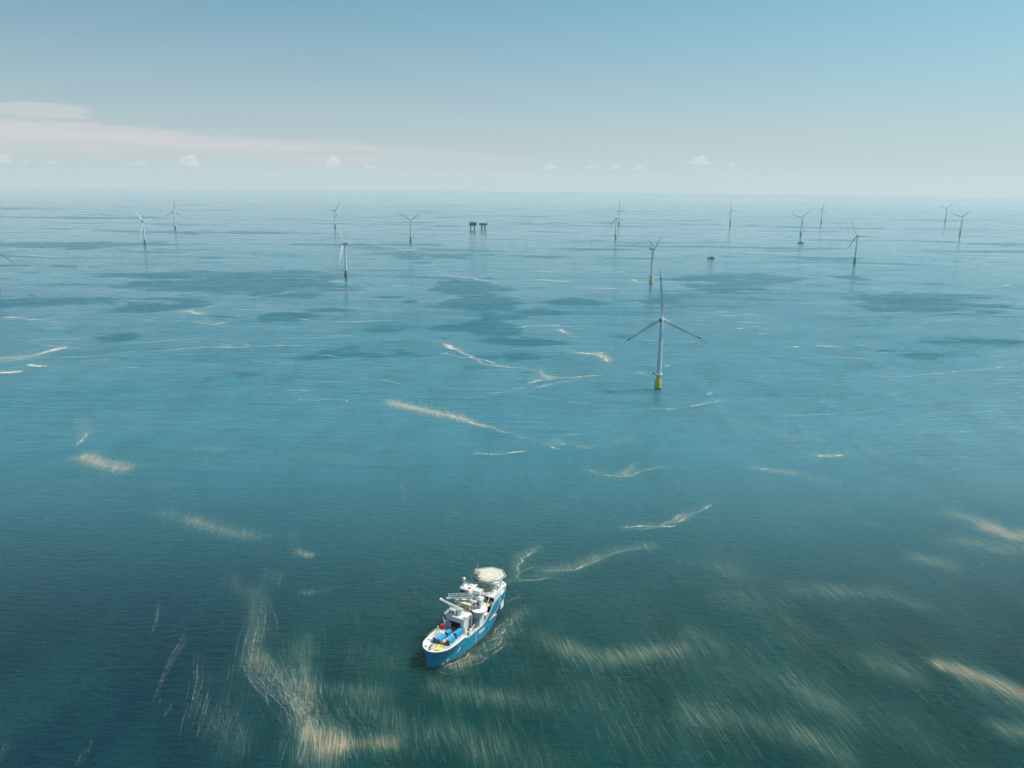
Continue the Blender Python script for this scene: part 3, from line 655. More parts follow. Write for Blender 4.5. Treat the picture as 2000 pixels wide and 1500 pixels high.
def make_turbine():
    t = thing('wind_turbine', 'x', 'wind turbine')
    fo = MB().lathe([(3.75, -6), (3.75, 0), (3.75, 9), (3.55, 10.4), (3.05, 11.5), (3.05, 19.0), (3.25, 19.2), (3.25, 19.6)], 32).build('foundation', FOUND, t, True)
    bl = MB()
    for y in (-1.1, 1.1): bl.tube((-4.6, y, -2), (-4.6, y, 12.5), .32); bl.tube((-4.6, y, 12.5), (-3.2, y, 12.9), .2)
    for z in np.arange(1, 19, .9): bl.tube((-4.3, -.45, z), (-4.3, .45, z), .07, n=4)
    bl.tube((-4.3, -.45, 0), (-4.3, -.45, 19), .1, n=4); bl.tube((-4.3, .45, 0), (-4.3, .45, 19), .1, n=4)
    bl.build('boat_landing', YELLOW, fo)
    pf = MB().lathe([(3.3, 19.3), (5.2, 19.6), (5.2, 20.0), (3.0, 20.02)], 32)
    pf.box(-7.6, -3.5, -2.2, 2.2, 19.58, 20.02)
    p = pf.build('platform', PALE, t)
    ring = [(5.1 * math.cos(a), 5.1 * math.sin(a), 20.0) for a in np.linspace(-2.6, 2.6, 17)] + [(-7.5, 2.1, 20), (-7.5, -2.1, 20)]
    MB().rail(ring, 1.2, .07, 2.2, True).build('railing', PALE, p)
    dv = MB(); dv.tube((-6.2, -1.2, 20), (-6.2, -1.2, 23), .28); dv.tube((-6.2, -1.2, 22.9), (-8.6, -1.6, 23.9), .2); dv.box(-6.7, -5.6, .1, 1.6, 20.02, 21.6); dv.tube((-8.5, -1.6, 23.8), (-8.5, -1.6, 21), .05, n=4)
    dv.build('davit_crane', DARK, p)
    tw = MB().lathe([(3.0, 20.02), (2.98, 21), (2.62, 50), (2.2, 76), (2.02, 88.2)], 40).build('tower', TOWERP, t, True)
    MB().box(-.5, .5, -3.09, -2.9, 20.3, 22.6).build('door', GREY, tw)
    for z in (43, 66): MB().lathe([(2.78 - (z - 43) * .0155, z), (2.80 - (z - 43) * .0155, z + .12), (2.78 - (z - 43) * .0155, z + .24)], 32).build('flange', PALE, tw)
    # nacelle, in its own frame: +Y is the way the rotor faces
    nc = MB()
    prof = [(-9.2, 1.75, 89.4, 93.0), (-8.6, 2.05, 88.9, 93.5), (-2, 2.15, 88.5, 93.6), (1.8, 2.1, 88.6, 93.5), (2.9, 1.7, 89.2, 92.9)]
    vs = []
    for y, w, z0, z1 in prof:
        c_ = .7
        vs += [(-w + c_, y, z0), (w - c_, y, z0), (w, y, z0 + c_), (w, y, z1 - c_), (w - c_, y, z1), (-w + c_, y, z1), (-w, y, z1 - c_), (-w, y, z0 + c_)]
    fs = [(k * 8 + i, k * 8 + (i + 1) % 8, k * 8 + 8 + (i + 1) % 8, k * 8 + 8 + i) for k in range(4) for i in range(8)] + [list(range(8))[::-1], list(range(32, 40))]
    nc.add(vs, fs)
    na = nc.build('nacelle', TOWERF, t)
    MB().box(-1.7, 1.7, -8.4, -6.2, 93.45, 94.9).build('cooler', PALE, na)
    MB().box(-1.35, 1.35, -9.32, -9.15, 89.9, 92.4).build('rear_louvre', DARK, na)
    MB().tube((.9, -5, 93.5), (.9, -5, 96), .08, n=4).tube((-.9, -5, 93.5), (-.9, -5, 95.5), .08, n=4).tube((-.9, -5, 94.8), (.9, -5, 94.8), .06, n=4).build('wind_mast', DARK, na)
    hb = MB().lathe([(1.75, -1.9), (2.0, -1.2), (2.0, .9), (1.5, 2.0), (.7, 2.7), (.1, 2.85)], 24)
    M = Matrix.Translation((0, 4.7, HUB)) @ Matrix.Rotation(-math.pi / 2, 4, 'X')
    hub = hb.build('hub', TOWERF, t, True, M=M)
    for k in range(3):
        b = blade_mesh().build('blade', BLADE, t, True)
    return t

def pose_turbine(t, yaw, psi):
    """yaw: azimuth the rotor faces; psi: turn of the first blade from upright"""
    Z = Matrix.Rotation(-R(yaw), 4, 'Z'); k = 0
    for c in t.children:
        nm = c.name.split('.')[0]
        if nm in ('nacelle', 'hub'): c.matrix_local = Z
        elif nm == 'blade':
            c.matrix_local = Z @ Matrix.Translation((0, 4.7, HUB)) @ Matrix.Rotation(R(psi + 120 * k), 4, 'Y') @ Matrix.Translation((0, 0, 1.2)); k += 1

def copy_tree(o, parent=None):
    c = o.copy(); COL.objects.link(c)
    if parent: c.parent = parent
    for ch in o.children: copy_tree(ch, c)
    return c

G = 'wind turbines standing in the open sea'
TURB = [((1292.5, 624), 20, 114, 'largest and nearest wind turbine, on a bright yellow foundation'),
        ((1275, 486), 80, 51, 'wind turbine with yellow foundation and nacelle seen side on, just above the nearest turbine'),
        ((673.5, 476), 280, 93, 'wind turbine left of centre with a white foam line at its foot'),
        ((1675, 461), 356, 93, 'dark backlit wind turbine standing beside a round dark patch of water at right'),
        ((279, 432), 124, 39, 'larger white wind turbine at far left, one blade pointing up left'),
        ((339.5, 413), 8, 3, 'small far wind turbine with one white blade straight up, at left'),
        ((653.5, 412), 24, 36, 'small distant wind turbine just left of and behind the turbine left of centre'),
        ((801.5, 430), 20, 57, 'wind turbine left of the offshore platforms with two blades raised in a wide V'),
        ((1203.8, 427), 344, 102, 'nearer and darker one of the two overlapping wind turbines'),
        ((1210, 410.5), 44, 108, 'farther white wind turbine just behind and right of its overlapping neighbour'),
        ((1428, 410), 56, 102, 'small distant wind turbine standing alone beyond the small red service boat'),
        ((1567, 425), 216, 72, 'dark wind turbine with a small dark boat moored at its foot'),
        ((1606.5, 409), 76, 0, 'thin distant wind turbine near the one with a boat, blade straight up'),
        ((1849.5, 407.5), 240, 69, 'faint most distant wind turbine, left neighbour of the rightmost dark turbine'),
        ((1879.7, 424), 232, 69, 'rightmost dark wind turbine with two blades raised in a wide V'),
        ((-14, 487), 168, 114, 'wind turbine outside the left edge, only its white blade tip reaches in')]
first = make_turbine()
for i, ((px, py), yaw, psi, lab) in enumerate(TURB):
    t = first if i == 0 else copy_tree(first)
    q = at(px, py, HUB); t.location = (q.x, q.y, 0)
    if i > 1:                                  # the farther ones get the darker copy with the backlit tone in its colour
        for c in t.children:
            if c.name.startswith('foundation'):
                for o_ in [c] + list(c.children): o_.material_slots[0].link = 'OBJECT'; o_.material_slots[0].material = FOUND_BACKLIT
    pose_turbine(t, yaw, psi); tag(t, lab, 'wind turbine', G)

# ------------------------------------------------------------------ offshore platforms
def deck_block(m, x0, x1, y0, y1, z0, z1, levels=2):
    for k in range(levels + 1):
        z = z0 + (z1 - z0) * k / levels; m.box(x0, x1, y0, y1, z - .4, z)
    for x in np.linspace(x0 + .4, x1 - .4, 4):
        for y in (y0 + .4, y1 - .4): m.box(x - .35, x + .35, y - .35, y + .35, z0, z1 - .4)

def platform_a():
    q = at(924, 447); t = thing('offshore_platform', 'tall dark substation platform on four braced legs, left one of the pair', 'offshore platform', (q.x, q.y, 0), R(8), 'offshore platforms near the horizon')
    c = [(-15, -9), (9, -9), (-15, 9), (9, 9)]
    for x, y in c: MB().tube((x, y, -6), (x * .96, y * .96, 20), 2.0, 1.8, n=14).build('leg', STEELB, t)
    br = MB()
    for i, j in ((0, 1), (1, 3), (3, 2), (2, 0)):
        a, b = c[i], c[j]
        br.tube((*a, 3), (*b, 17), .5); br.tube((*b, 3), (*a, 17), .5); br.tube((*a, 17), (*b, 17), .5)
    br.build('bracing', STEELB, t)
    m = MB(); deck_block(m, -21, 19, -12, 12, 19, 35, 3); m.box(-19, 17, -11, 11, 19.2, 33)
    ts = m.build('topside', STEELB, t)
    MB().box(-19.5, -9, -11, 11, 20.2, 27).box(-8, 7, -9, 11, 20.2, 24.4).box(-17, 8, -10, 9, 25.4, 34).build('module', STEELB, ts)
    hd = MB().prism([(12 + 13 * math.cos(R(22.5 + 45 * k)), 1 + 13 * math.sin(R(22.5 + 45 * k))) for k in range(8)], 38, 38.7)
    for s_ in (-6, 8): hd.tube((6, s_, 35), (10, s_, 38), .5); hd.tube((15, s_, 30), (20, s_, 38), .5)
    hd.build('helideck', GREY, t)
    cr = MB(); cr.tube((-12, -6, 35), (-12, -6, 41), 1.2); cr.tube((-12, -6, 40), (-2, -8, 50), .6); cr.box(-14, -10.5, -8, -4, 40, 42.5); cr.build('crane', STEELB, t)
    MB().tube((-17, 8, 35), (-17, 8, 48), .4).build('mast', STEELB, t)

def platform_b():
    q = at(944, 447); t = thing('offshore_platform', 'flat dark platform on two thick legs with a pale roof, right one of the pair', 'offshore platform', (q.x, q.y, 0), R(-4), 'offshore platforms near the horizon')
    for x in (-9, 9):
        MB().tube((x, -6, -6), (x, -6, 22), 3.2, 3.2, n=16).tube((x, 7, -6), (x, 7, 22), 3.2, 3.2, n=16).build('leg', STEELB, t)
    MB().box(-9, 9, -7, -5, 14.5, 17).box(-9, 9, 6, 8, 14.5, 17).build('crossbeam', STEELB, t)
    m = MB(); deck_block(m, -24, 24, -11, 12, 21, 30, 1); m.box(-22, 20, -10, 11, 21.3, 29.6)
    ts = m.build('topside', STEELB, t)
    MB().box(-15, 7, -8, 9, 29.5, 33).build('roof_cabin', PALE, ts)
    cr = MB(); cr.tube((13, -4, 29.5), (13, -4, 34), 1.1); cr.tube((13, -4, 33), (24, -4, 37.5), .6); cr.build('crane', STEELB, t)
    MB().tube((7, 2, 29.5), (7, 2, 39), .35).build('mast', STEELB, t)
platform_a(); platform_b()

# ------------------------------------------------------------------ service boats
def boat(px, py, rz, L, hullm, cabm, lab):
    q = at(px, py); t = thing('service_boat', lab, 'boat', (q.x, q.y, 0), rz)
    W = L * .17; h = MB(); st = [(-.5, 1, 1), (-.3, 1, 1), (.1, 1, 1), (.32, .78, 1.15), (.44, .4, 1.35), (.5, .04, 1.5)]
    vs = []
    for x, w, z in st:
        zt = 2.4 * z * L / 24
        vs += [(x * L, -W * w, zt), (x * L * .97, -W * w * .75, -.8), (x * L * .97, W * w * .75, -.8), (x * L, W * w, zt)]
    n = len(st); fs = [(k * 4 + i, k * 4 + (i + 1) % 4, k * 4 + 4 + (i + 1) % 4, k * 4 + 4 + i) for k in range(n - 1) for i in range(4)] + [(0, 1, 2, 3), tuple(range(4 * n - 4, 4 * n))]
    hu = h.add(vs, fs).build('hull', hullm, t)
    k = L / 24; zb = 2.45 * k
    MB().rail([(-.48 * L, -W * .9, zb), (-.05 * L, -W * .9, zb)], 1.0, .08).rail([(-.48 * L, W * .9, zb), (-.05 * L, W * .9, zb)], 1.0, .08).build('railing', PALE, hu)
    cb = MB().box(-.08 * L, .22 * L, -W * .7, W * .7, zb, zb + 2.8 * k).box(-.05 * L, .14 * L, -W * .6, W * .6, zb + 2.8 * k, zb + 4.9 * k).build('cabin', cabm, t, bevel=.15)
    MB().box(.135 * L, .145 * L, -W * .5, W * .5, zb + 3.3 * k, zb + 4.4 * k).box(-.03 * L, .12 * L, -W * .6 - .03, -W * .6 + .02, zb + 3.3 * k, zb + 4.4 * k).build('window', GLASS, cb)
    mm = MB().tube((.02 * L, 0, zb + 4.9 * k), (0, 0, zb + 8.5 * k), .18).box(-.3, .3, -1.6, 1.6, zb + 6.6 * k, zb + 6.9 * k); mm.build('mast', cabm, t)
    MB().box(-.4 * L, -.25 * L, -W * .5, W * .5, zb, zb + 1.3).build('deck_crate', DARK, t)
    MB().tube((-.2 * L, W * .6, zb), (-.2 * L, W * .6, zb + 3), .2).tube((-.2 * L, W * .6, zb + 3), (-.34 * L, W * .3, zb + 3.8), .16).build('deck_crane', DARK, t)
boat(1389, 505, R(4), 26, mat('dark_maroon_hull', (.055, .025, .032), .5, .1), mat('boat_cabin_red', (.30, .03, .035), .5, .08), 'small dark red service boat alone on the open sea right of the middle')
boat(1564, 475, R(175), 27, mat('dark_hull', (.02, .025, .035), .5, .1), mat('boat_cabin_grey', (.09, .10, .12), .5, .08), 'small dark crew boat lying at the foot of a wind turbine')

# ------------------------------------------------------------------ the service vessel
ship = thing('service_vessel', 'blue and white offshore service vessel with helideck, cranes and gangway', 'ship', tuple(ship_a), ship_rot)
ST = [(0, 0, 1.3, 0), (.8, .8, 1.8, 2.4), (2.2, 1.9, 3.0, 4.6), (4.6, 3.4, 5.0, 6.6), (8, 5.0, 8, 8.3), (12, 6.6, 12, 9.1), (17, 8.1, 17, 9.4), (23, 9.0, 23, 9.5), (27, 9.2, 27, 9.5), (30, 9.3, 30, 9.5),
      (38, 9.4, 38, 9.5), (43, 9.3, 43, 9.5), (46, 9.1, 46, 9.5), (50, 8.7, 50, 9.5), (54, 7.9, 54, 9.5), (58, 6.9, 58.5, 9.5), (63, 5.4, 64, 9.2), (68, 3.8, 69, 8.3), (73, 2.0, 74, 6.4), (77, .8, 77.6, 3.8), (79, .25, 79.2, 1.8), (79.6, 0, 80, 0)]
TOPX, TOPZ = [0, 24, 27, 43, 46, 50, 54, 60, 76, 80], [10.2, 10.2, 8.4, 8.4, 10, 12.2, 15.6, 17.6, 17.9, 17.6]
def top_z(x): return float(np.interp(x, TOPX, TOPZ))
def blend(z, x):
    lo = float(np.interp(z, [-3, 0, 6.0, 7.0, 9.2, 30], [-.12, 0, .16, .45, 1, 1]))
    hi = float(np.interp(z, [-3, 0, 6, 12, 16, 30], [-.1, 0, .45, .9, 1, 1]))
    return lo + (hi - lo) * min(1, max(0, (x - 46) / 12))
def hull_pt(s, z, side):
    xw, yw, xd, yd = s; b = blend(z, xd)
    return (xw + (xd - xw) * b, side * max(0, yw + (yd - yw) * b), z)
def hull_y(x, z):
    xs = [hull_pt(s, z, 1)[0] for s in ST]; ys = [hull_pt(s, z, 1)[1] for s in ST]
    return float(np.interp(x, xs, ys))
HZ = [-3, 0, .35, 3, 6.2, 7.0, 7.6, 8.3]
hm = MB()
rows = []
for s in ST:
    zt = top_z(s[2]); zs = [z for z in HZ] + [8.3 + (zt - 8.3) * k / 4 for k in (1, 2, 3, 4)]
    rows.append(zs)
for side in (1, -1):
    vs = []; m = len(rows[0])
    for s, zs in zip(ST, rows): vs += [hull_pt(s, z, side) for z in zs]
    hm.add(vs, [(i * m + k, (i + 1) * m + k, (i + 1) * m + k + 1, i * m + k + 1) for i in range(len(ST) - 1) for k in range(m - 1)])
def hull_mat():
    m = bpy.data.materials.new('blue_hull_paint'); m.use_nodes = True
    t = NT(m.node_tree); p = t.n['Principled BSDF']
    tc = t.new('ShaderNodeTexCoord').outputs['Object']; s = t.new('ShaderNodeSeparateXYZ'); t.link(tc, s.inputs[0])
    n = t.noise(tc, .25, 5, .6); n2 = t.noise(t.mapping(tc, scale=(1.5, 1.5, .1)), 1.0, 4, .6)
    c = t.mix(t.ramp(n2, .5, .72, 0, .35), (.010, .25, .40), (.02, .17, .27))
    c = t.mix(t.ramp(n, .45, .7, 0, .25), c, (.02, .32, .45))
    wl = t.ramp(t.math('MULTIPLY_ADD', t.math('SUBTRACT', n, .5), .25, s.outputs[2]), .62, .5)
    c = t.mix(wl, c, (.20, .05, .035))
    t.link(c, p.inputs['Base Color']); p.inputs['Roughness'].default_value = .34
    return m
hull = hm.build('hull', hull_mat(), ship, True)
# bulwark inside and cap rail (cargo rail aft is broad and white)
def outline(x0, x1, inset, zf, side):
    out = []
    for s in ST:
        if x0 <= s[2] <= x1:
            z = top_z(s[2]); x, y, _ = hull_pt(s, max(z, 9), side)
            nx = 1 if s[2] < 12 else (-1 if s[2] > 74 else 0)
            out.append((x + nx * inset * max(0, (1 - y * side / 7.5)), side * max(0, y * side - inset), zf(s[2])))
    return out
def strip(a, b): 
    n = len(a); return list(a) + list(b), [(i, i + 1, n + i + 1, n + i) for i in range(n - 1)]
cap = MB(); inner = MB()
for sd_ in (1, -1):
    cap.add(*strip(outline(0, 27, 0, lambda x: top_z(x) + .03, sd_), outline(0, 27, 1.0, lambda x: top_z(x) + .03, sd_)))
    cap.add(*strip(outline(27, 54, 0, lambda x: top_z(x) + .03, sd_), outline(27, 54, .35, lambda x: top_z(x) + .03, sd_)))
    cap.add(*strip(outline(60, 80, 0, lambda x: top_z(x) + .03, sd_), outline(60, 80, .35, lambda x: top_z(x) + .03, sd_)))
    inner.add(*strip(outline(0, 27, 1.0, lambda x: top_z(x) + .02, sd_), outline(0, 27, 1.05, lambda x: 8.0, sd_)))
    inner.add(*strip(outline(27, 54, .35, lambda x: top_z(x) + .02, sd_), outline(27, 54, .4, lambda x: 7.0, sd_)))
    inner.add(*strip(outline(60, 80, .35, lambda x: top_z(x) + .02, sd_), outline(60, 80, .4, lambda x: 15.0, sd_)))
cap.build('cap_rail', WHITE, hull); inner.build('bulwark_lining', CREAM, hull)
def deck_poly(x0, x1, inset, z, m=None, name='deck'):
    a = outline(x0, x1, inset, lambda x: z, 1); b = outline(x0, x1, inset, lambda x: z, -1)
    p = a + b[::-1]; q = MB(); n = len(p)
    q.add(p + [(v[0], v[1], v[2] - .25) for v in p], [list(range(n)), list(range(n, 2 * n))[::-1]] + [(i, (i + 1) % n, n + (i + 1) % n, n + i) for i in range(n)])
    return q.build(name, m, ship)
ad = deck_poly(0, 27, .9, 9.0, WHITE, 'aft_deck')
deck_poly(27, 59, .3, 7.6, DECK, 'main_deck')
deck_poly(60, 80, .3, 15.4, DECKG, 'bow_deck')
MB().prism([(5.5, -1.5), (6.5, -5.2), (9, -6.4), (27, -7.6), (27, 6.0), (10.5, 5.0), (10.5, 2.6), (4.3, 2.2)], 9.0, 9.04).build('wooden_deck', DECK, ad)
MB().prism([(8.9 + 1.9 * math.cos(a), -1.5 + 2.8 * math.sin(a)) for a in np.linspace(0, 6.1, 22)], 9.05, 9.09).build('yellow_deck_mark', LEMON, ad)
hh = MB()
for k in range(9): hh.box(9.6 + .28 * k, 9.95 + .28 * k, -2.2 - .75 * k, -1.9 - .75 * k, 9.1, 9.5)
for k in range(4): hh.box(3.7 + .2 * k, 4.0 + .2 * k, -1 - .9 * k, -.5 - .9 * k, 9.05, 9.3)
hh.build('bollard', DARK, ad)
MB().box(-1.9, 1.9, -.5, .5, 0, .55).build('deck_hatch', OLIVE, ad, bevel=.08, M=Matrix.Translation((7.6, 2.9, 9.05)) @ Matrix.Rotation(R(8), 4, 'Z'))
MB().box(10.2, 11.3, -8.0, 2.0, 9.05, 9.28).build('deck_beam', CREAM, ad)
MB().box(11.5, 26, -8.1, -7.7, 9.02, 9.9).box(11.5, 26, -7.0, -6.8, 9.02, 9.25).build('cargo_rail', CREAM, ad)
MB().rail([(12.5, 8.6, 10.2), (16, 8.95, 10.2), (22, 9.1, 10.2)], 1.3, .07, 1.2).build('railing', PALE, ad)
wn = MB()
for x, y in ((4.6, -2.6), (4.4, 1.6), (5.8, 5.2)): wn.tube((x, y - .6, 9.5), (x, y + .6, 9.5), .42, n=12).box(x - .5, x + .5, y - .8, y + .8, 9.0, 9.25)
wn.build('mooring_winch', DECKG, ad)

# hull markings, laid on the plating
def mark(poly, name, m, off=.05):
    """poly of (x, z) on the starboard side"""
    q = MB(); cx = sum(p[0] for p in poly) / len(poly); cz = sum(p[1] for p in poly) / len(poly)
    pts = []
    for i in range(len(poly)):
        a, b = poly[i], poly[(i + 1) % len(poly)]
        for k in range(4): pts.append((a[0] + (b[0] - a[0]) * k / 4, a[1] + (b[1] - a[1]) * k / 4))
    n = len(pts); vs = []
    for o_ in (off, -.12):
        for x, z in pts: vs.append((x, -hull_y(x, z) - o_, z))
    vs.append((cx, -hull_y(cx, cz) - off, cz))
    q.add(vs, [(i, (i + 1) % n, 2 * n) for i in range(n)] + [(i, n + i, n + (i + 1) % n, (i + 1) % n) for i in range(n)])
    return q.build(name, m, hull)
def bar(x0, z0, x1, z1, w, m=WHITE, nm='hull_stripe'):
    dx, dz = x1 - x0, z1 - z0; l = math.hypot(dx, dz); nx, nz = -dz / l * w / 2, dx / l * w / 2
    k = 6
    a = [(x0 + dx * i / k + nx, z0 + dz * i / k + nz) for i in range(k + 1)]; b = [(x0 + dx * i / k - nx, z0 + dz * i / k - nz) for i in range(k + 1)]
    q = MB(); vs = [(x, -hull_y(x, z) - .06, z) for x, z in a + b]
    q.add(vs, [(i, i + 1, k + 2 + i, k + 1 + i) for i in range(k)]); return q.build(nm, m, hull)
bar(35.2, 8.3, 34.7, .7, .55, PALE, 'fender_strip'); bar(60.5, 11.0, 60.5, 1.2, .55)
bar(60.5, 10.9, 54.5, 8.0, .75); bar(60.5, 10.9, 62.2, 16.6, .65); bar(60.5, 10.9, 64.0, 5.6, .75); bar(59.6, 9.3, 50.5, 7.0, .22); bar(74.0, 16.4, 76.4, 11.2, .55)
bar(62.4, 14.2, 62.7, 16.4, .5)
mark([(66, 3.8), (69.5, 5.2), (74.2, 12.5), (67.5, 9.6)], 'white_name_panel', WHITE)
for k in range(5): bar(67.3 + .55 * k, 5.4 + 1.05 * k, 68.0 + .6 * k, 8.2 + .75 * k, .28, GREY, 'panel_lettering')
mark([(38.2, 4.6), (44.6, 4.6), (44.6, 6.1), (38.2, 6.1)], 'white_name_bar', WHITE)
for k in range(11): bar(38.7 + .53 * k, 4.95, 38.7 + .53 * k + (.2 if k % 2 else 0), 5.75, .16, GREYC, 'name_lettering')
for k, (x, z) in enumerate([(10.2, 6.0), (13.0, 6.2), (15.2, 6.4), (17.5, 6.6), (19.8, 6.8), (22.2, 7.0), (5.4, 6.6)]): mark([(x, z), (x + .9, z + .1), (x + 1.1, z + .6), (x + .15, z + .55)], 'hull_symbol', WHITE)
mark([(16.3, 3.5), (18, 3.9), (20.4, 5.3), (19.4, 5.6), (17.0, 4.5)], 'hull_emblem', WHITE)
mark([(10.0, .9), (10.9, .9), (11.4, 2.6), (10.8, 2.6)], 'draught_mark', WHITE); mark([(6.6, .35), (8.6, .4), (8.7, .75), (6.9, .75)], 'draught_mark', WHITE)
for x in (17.5, 21.0, 46.5, 48.5): bar(x, 4.8, x - .8, 1.4, .3, NAVY, 'scuff_streak')
for x, z in ((70.5, 14.5), (72.5, 14.7), (66.5, 13.2), (69, 12), (71, 12.2), (67, 10.6), (64.7, 9.6)): mark([(x, z), (x + .7, z), (x + .7, z + .7), (x, z + .7)], 'porthole', NAVY)

# superstructure
def hull_prism(x0, x1, inset, z0, z1, name, m, parent):
    a = outline(x0, x1, inset, lambda x: 0, 1); b = outline(x0, x1, inset, lambda x: 0, -1)
    return MB().prism([(p[0], p[1]) for p in a + b[::-1]], z0, z1).build(name, m, parent)
h1 = hull_prism(60, 73, .5, 7.7, 19.6, 'deckhouse', WHITE, ship)
MB().box(56.2, 64, -8.7, 8.7, 12.6, 19.6).build('deckhouse', WHITE, ship, bevel=.15)
ac = MB().box(57.5, 63, -8.4, 8.4, 7.65, 12.55).build('recessed_wall', NAVY, ship)  # navy colour paints in the shade of the recess
MB().box(57.35, 57.5, -6, -5, 7.7, 9.7).box(57.35, 57.5, -2, -1, 7.7, 9.7).build('door', GLASS, ac)
br = MB(); br.add([(54.6, -9.6, 19.7), (73, -7.4, 19.7), (75.5, -3.5, 19.7), (75.5, 3.5, 19.7), (73, 7.4, 19.7), (54.6, 9.6, 19.7), (54.6, -9.6, 20.1), (73, -7.4, 20.1), (75.5, -3.5, 20.1), (75.5, 3.5, 20.1), (73, 7.4, 20.1), (54.6, 9.6, 20.1)],
       [(5, 4, 3, 2, 1, 0), (6, 7, 8, 9, 10, 11)] + [(i, (i + 1) % 6, 6 + (i + 1) % 6, 6 + i) for i in range(6)])
roof = br.build('bridge_roof', WHITE, ship)
wd = MB().box(56.0, 56.17, -8.5, -3.4, 16.6, 18.8).box(56.0, 56.17, -2.6, 2.6, 16.8, 18.6).box(56.0, 56.17, 3.6, 8.4, 16.6, 18.8)
wd.build('bridge_window', GLASS, ship)
MB().box(54.9, 56.1, -9.3, -2.5, 13.2, 15.6).box(54.9, 56.1, 2.5, 9.0, 13.2, 15.6).build('balcony', CREAM, ship)
MB().rail([(54.9, -9.3, 15.6), (54.9, -2.5, 15.6)], 1.0, .06).rail([(54.6, -9.5, 20.1), (62, -8.8, 20.1), (70, -7.9, 20.1)], 1.0, .06).rail([(54.7, -9.4, 20.1), (54.7, 2, 20.1)], 1.0, .06).build('railing', PALE, roof)
yw = MB()
M_ = Matrix.Translation((65.0, 2.2, 20.12))
yw.box(-3.6, 3.6, -.35, .35, .3, .9, Matrix.Translation((61.6, 1.1, 20.1)) @ Matrix.Rotation(R(3), 4, 'Z')).prism([(58.2, .9), (58.6, -2.2), (60.6, -1.6), (61.4, .6)], 20.12, 20.5)
yw.build('yellow_roof_beam', LEMON, roof)
eq = MB()
for _ in range(26):
    x, y = random.uniform(56, 74), random.uniform(-7, 7); s_ = random.uniform(.15, .4); eq.box(x - s_, x + s_, y - s_, y + s_, 20.1, 20.1 + random.uniform(.2, .8))
eq.tube((67, -4.5, 20.1), (67, -4.5, 22.2), .12).tube((69.5, -5.2, 20.1), (69.5, -5.2, 22.4), .12).path([(67, -4.5, 22), (69.5, -5.2, 22.2), (71, -2, 22)], .1)
eq.build('roof_fitting', GREY, roof)
# raised port wheelhouse block with funnel, radome and rail
pb = MB().box(47.6, 57, 3.4, 10.2, 20.1, 24.6).build('wheelhouse', WHITE, ship, bevel=.2)
MB().box(47.42, 47.62, 4.0, 6.4, 21.4, 23.4).box(47.42, 47.62, 7.2, 9.6, 21.4, 23.4).box(47.42, 47.62, 6.6, 7.0, 20.4, 23.4).build('window', GLASS, pb)
MB().box(47.8, 52, 3.6, 10, 12, 20.1).box(52, 56.2, 3.6, 9.3, 12, 20.1).build('lower_block', WHITE, ship)
MB().tube((53.0, 5.2, 24.6), (53.0, 5.2, 25.5), .9, n=14).box(49.5, 51.6, 3.6, 5.2, 24.6, 25.6).build('yellow_vent', mat('cream_yellow', (.74, .62, .33), .5, .08), pb)
MB().rail([(48, 10, 24.6), (56.6, 10, 24.6), (56.8, 4, 24.6)], 1.2, .07, 1.4).rail([(47.9, 9.9, 24.6), (47.9, 3.8, 24.6)], 1.1, .06).build('railing', PALE, pb)
rd = MB().tube((50.6, 9.0, 24.6), (50.6, 9.0, 28.4), .3, .22).sphere((50.6, 9.0, 29.3), 1.05).build('radome', WHITE, pb, True)
MB().sphere((47.2, 2.0, 22.6), 1.1).tube((47.2, 2.0, 18), (47.2, 2.0, 21.8), .35).build('small_radome', WHITE, ship, True)
MB().box(52, 56.5, -1.2, 3.3, 20.1, 22.9).build('equipment_house', LGREY, ship, bevel=.12)
MB().box(51.9, 52.02, -.9, 3.0, 20.3, 21.0).build('window', GLASS, ship.children[[c.name for c in ship.children].index('equipment_house')])
# main mast: lattice with platforms, radar bars and antennas
ms = MB()
B0 = [(58.2, 3.4), (60.6, 3.4), (60.6, 6.2), (58.2, 6.2)]
for x, y in B0: ms.tube((x, y, 20.1), (59.4 + (x - 59.4) * .55, 4.8 + (y - 4.8) * .55, 32.0), .22, n=6)
for z in (22.5, 25, 27.5, 30):
    k = 1 - .45 * (z - 20) / 12; c4 = [(59.4 + (x - 59.4) * k, 4.8 + (y - 4.8) * k, z) for x, y in B0]
    for i in range(4): ms.tube(c4[i], c4[(i + 1) % 4], .13, n=4); ms.tube(c4[i], (c4[(i + 1) % 4][0], c4[(i + 1) % 4][1], z + 2.3), .1, n=4)
mast_o = ms.build('mast', PALE, ship)
MB().box(57.6, 61, 2.8, 6.8, 24.9, 25.1).box(57.9, 60.9, 2.2, 7.4, 28.6, 28.8).box(58.4, 60.4, 3.4, 6.2, 31.9, 32.1).rail([(57.9, 2.2, 28.8), (57.9, 7.4, 28.8), (60.9, 7.4, 28.8), (60.9, 2.2, 28.8)], 1, .06, 1.5, True).rail([(58.4, 3.4, 32.1), (58.4, 6.2, 32.1), (60.4, 6.2, 32.1), (60.4, 3.4, 32.1)], 1, .06, 1.5, True).build('mast_platform', CREAM, mast_o)
MB().box(57.2, 57.6, 2.8, 6.6, 26.6, 27.0).box(57.0, 57.4, 3.2, 7.6, 30.0, 30.4).tube((57.9, 5, 26), (57.3, 5, 26.6), .3).tube((57.9, 5.2, 29), (57.3, 5.3, 30), .3).build('radar_bar', DARK, mast_o)
MB().tube((59.4, 4.8, 32), (59.4, 4.8, 37.5), .12, .05, n=5).tube((58.5, 6.5, 28.8), (58.5, 6.5, 33.5), .09, n=4).tube((60.5, 2.6, 28.8), (60.5, 2.6, 32.6), .09, n=4).tube((57.8, 7.3, 25.1), (57.8, 8.6, 29), .09, n=4).build('antenna', WHITE, mast_o)
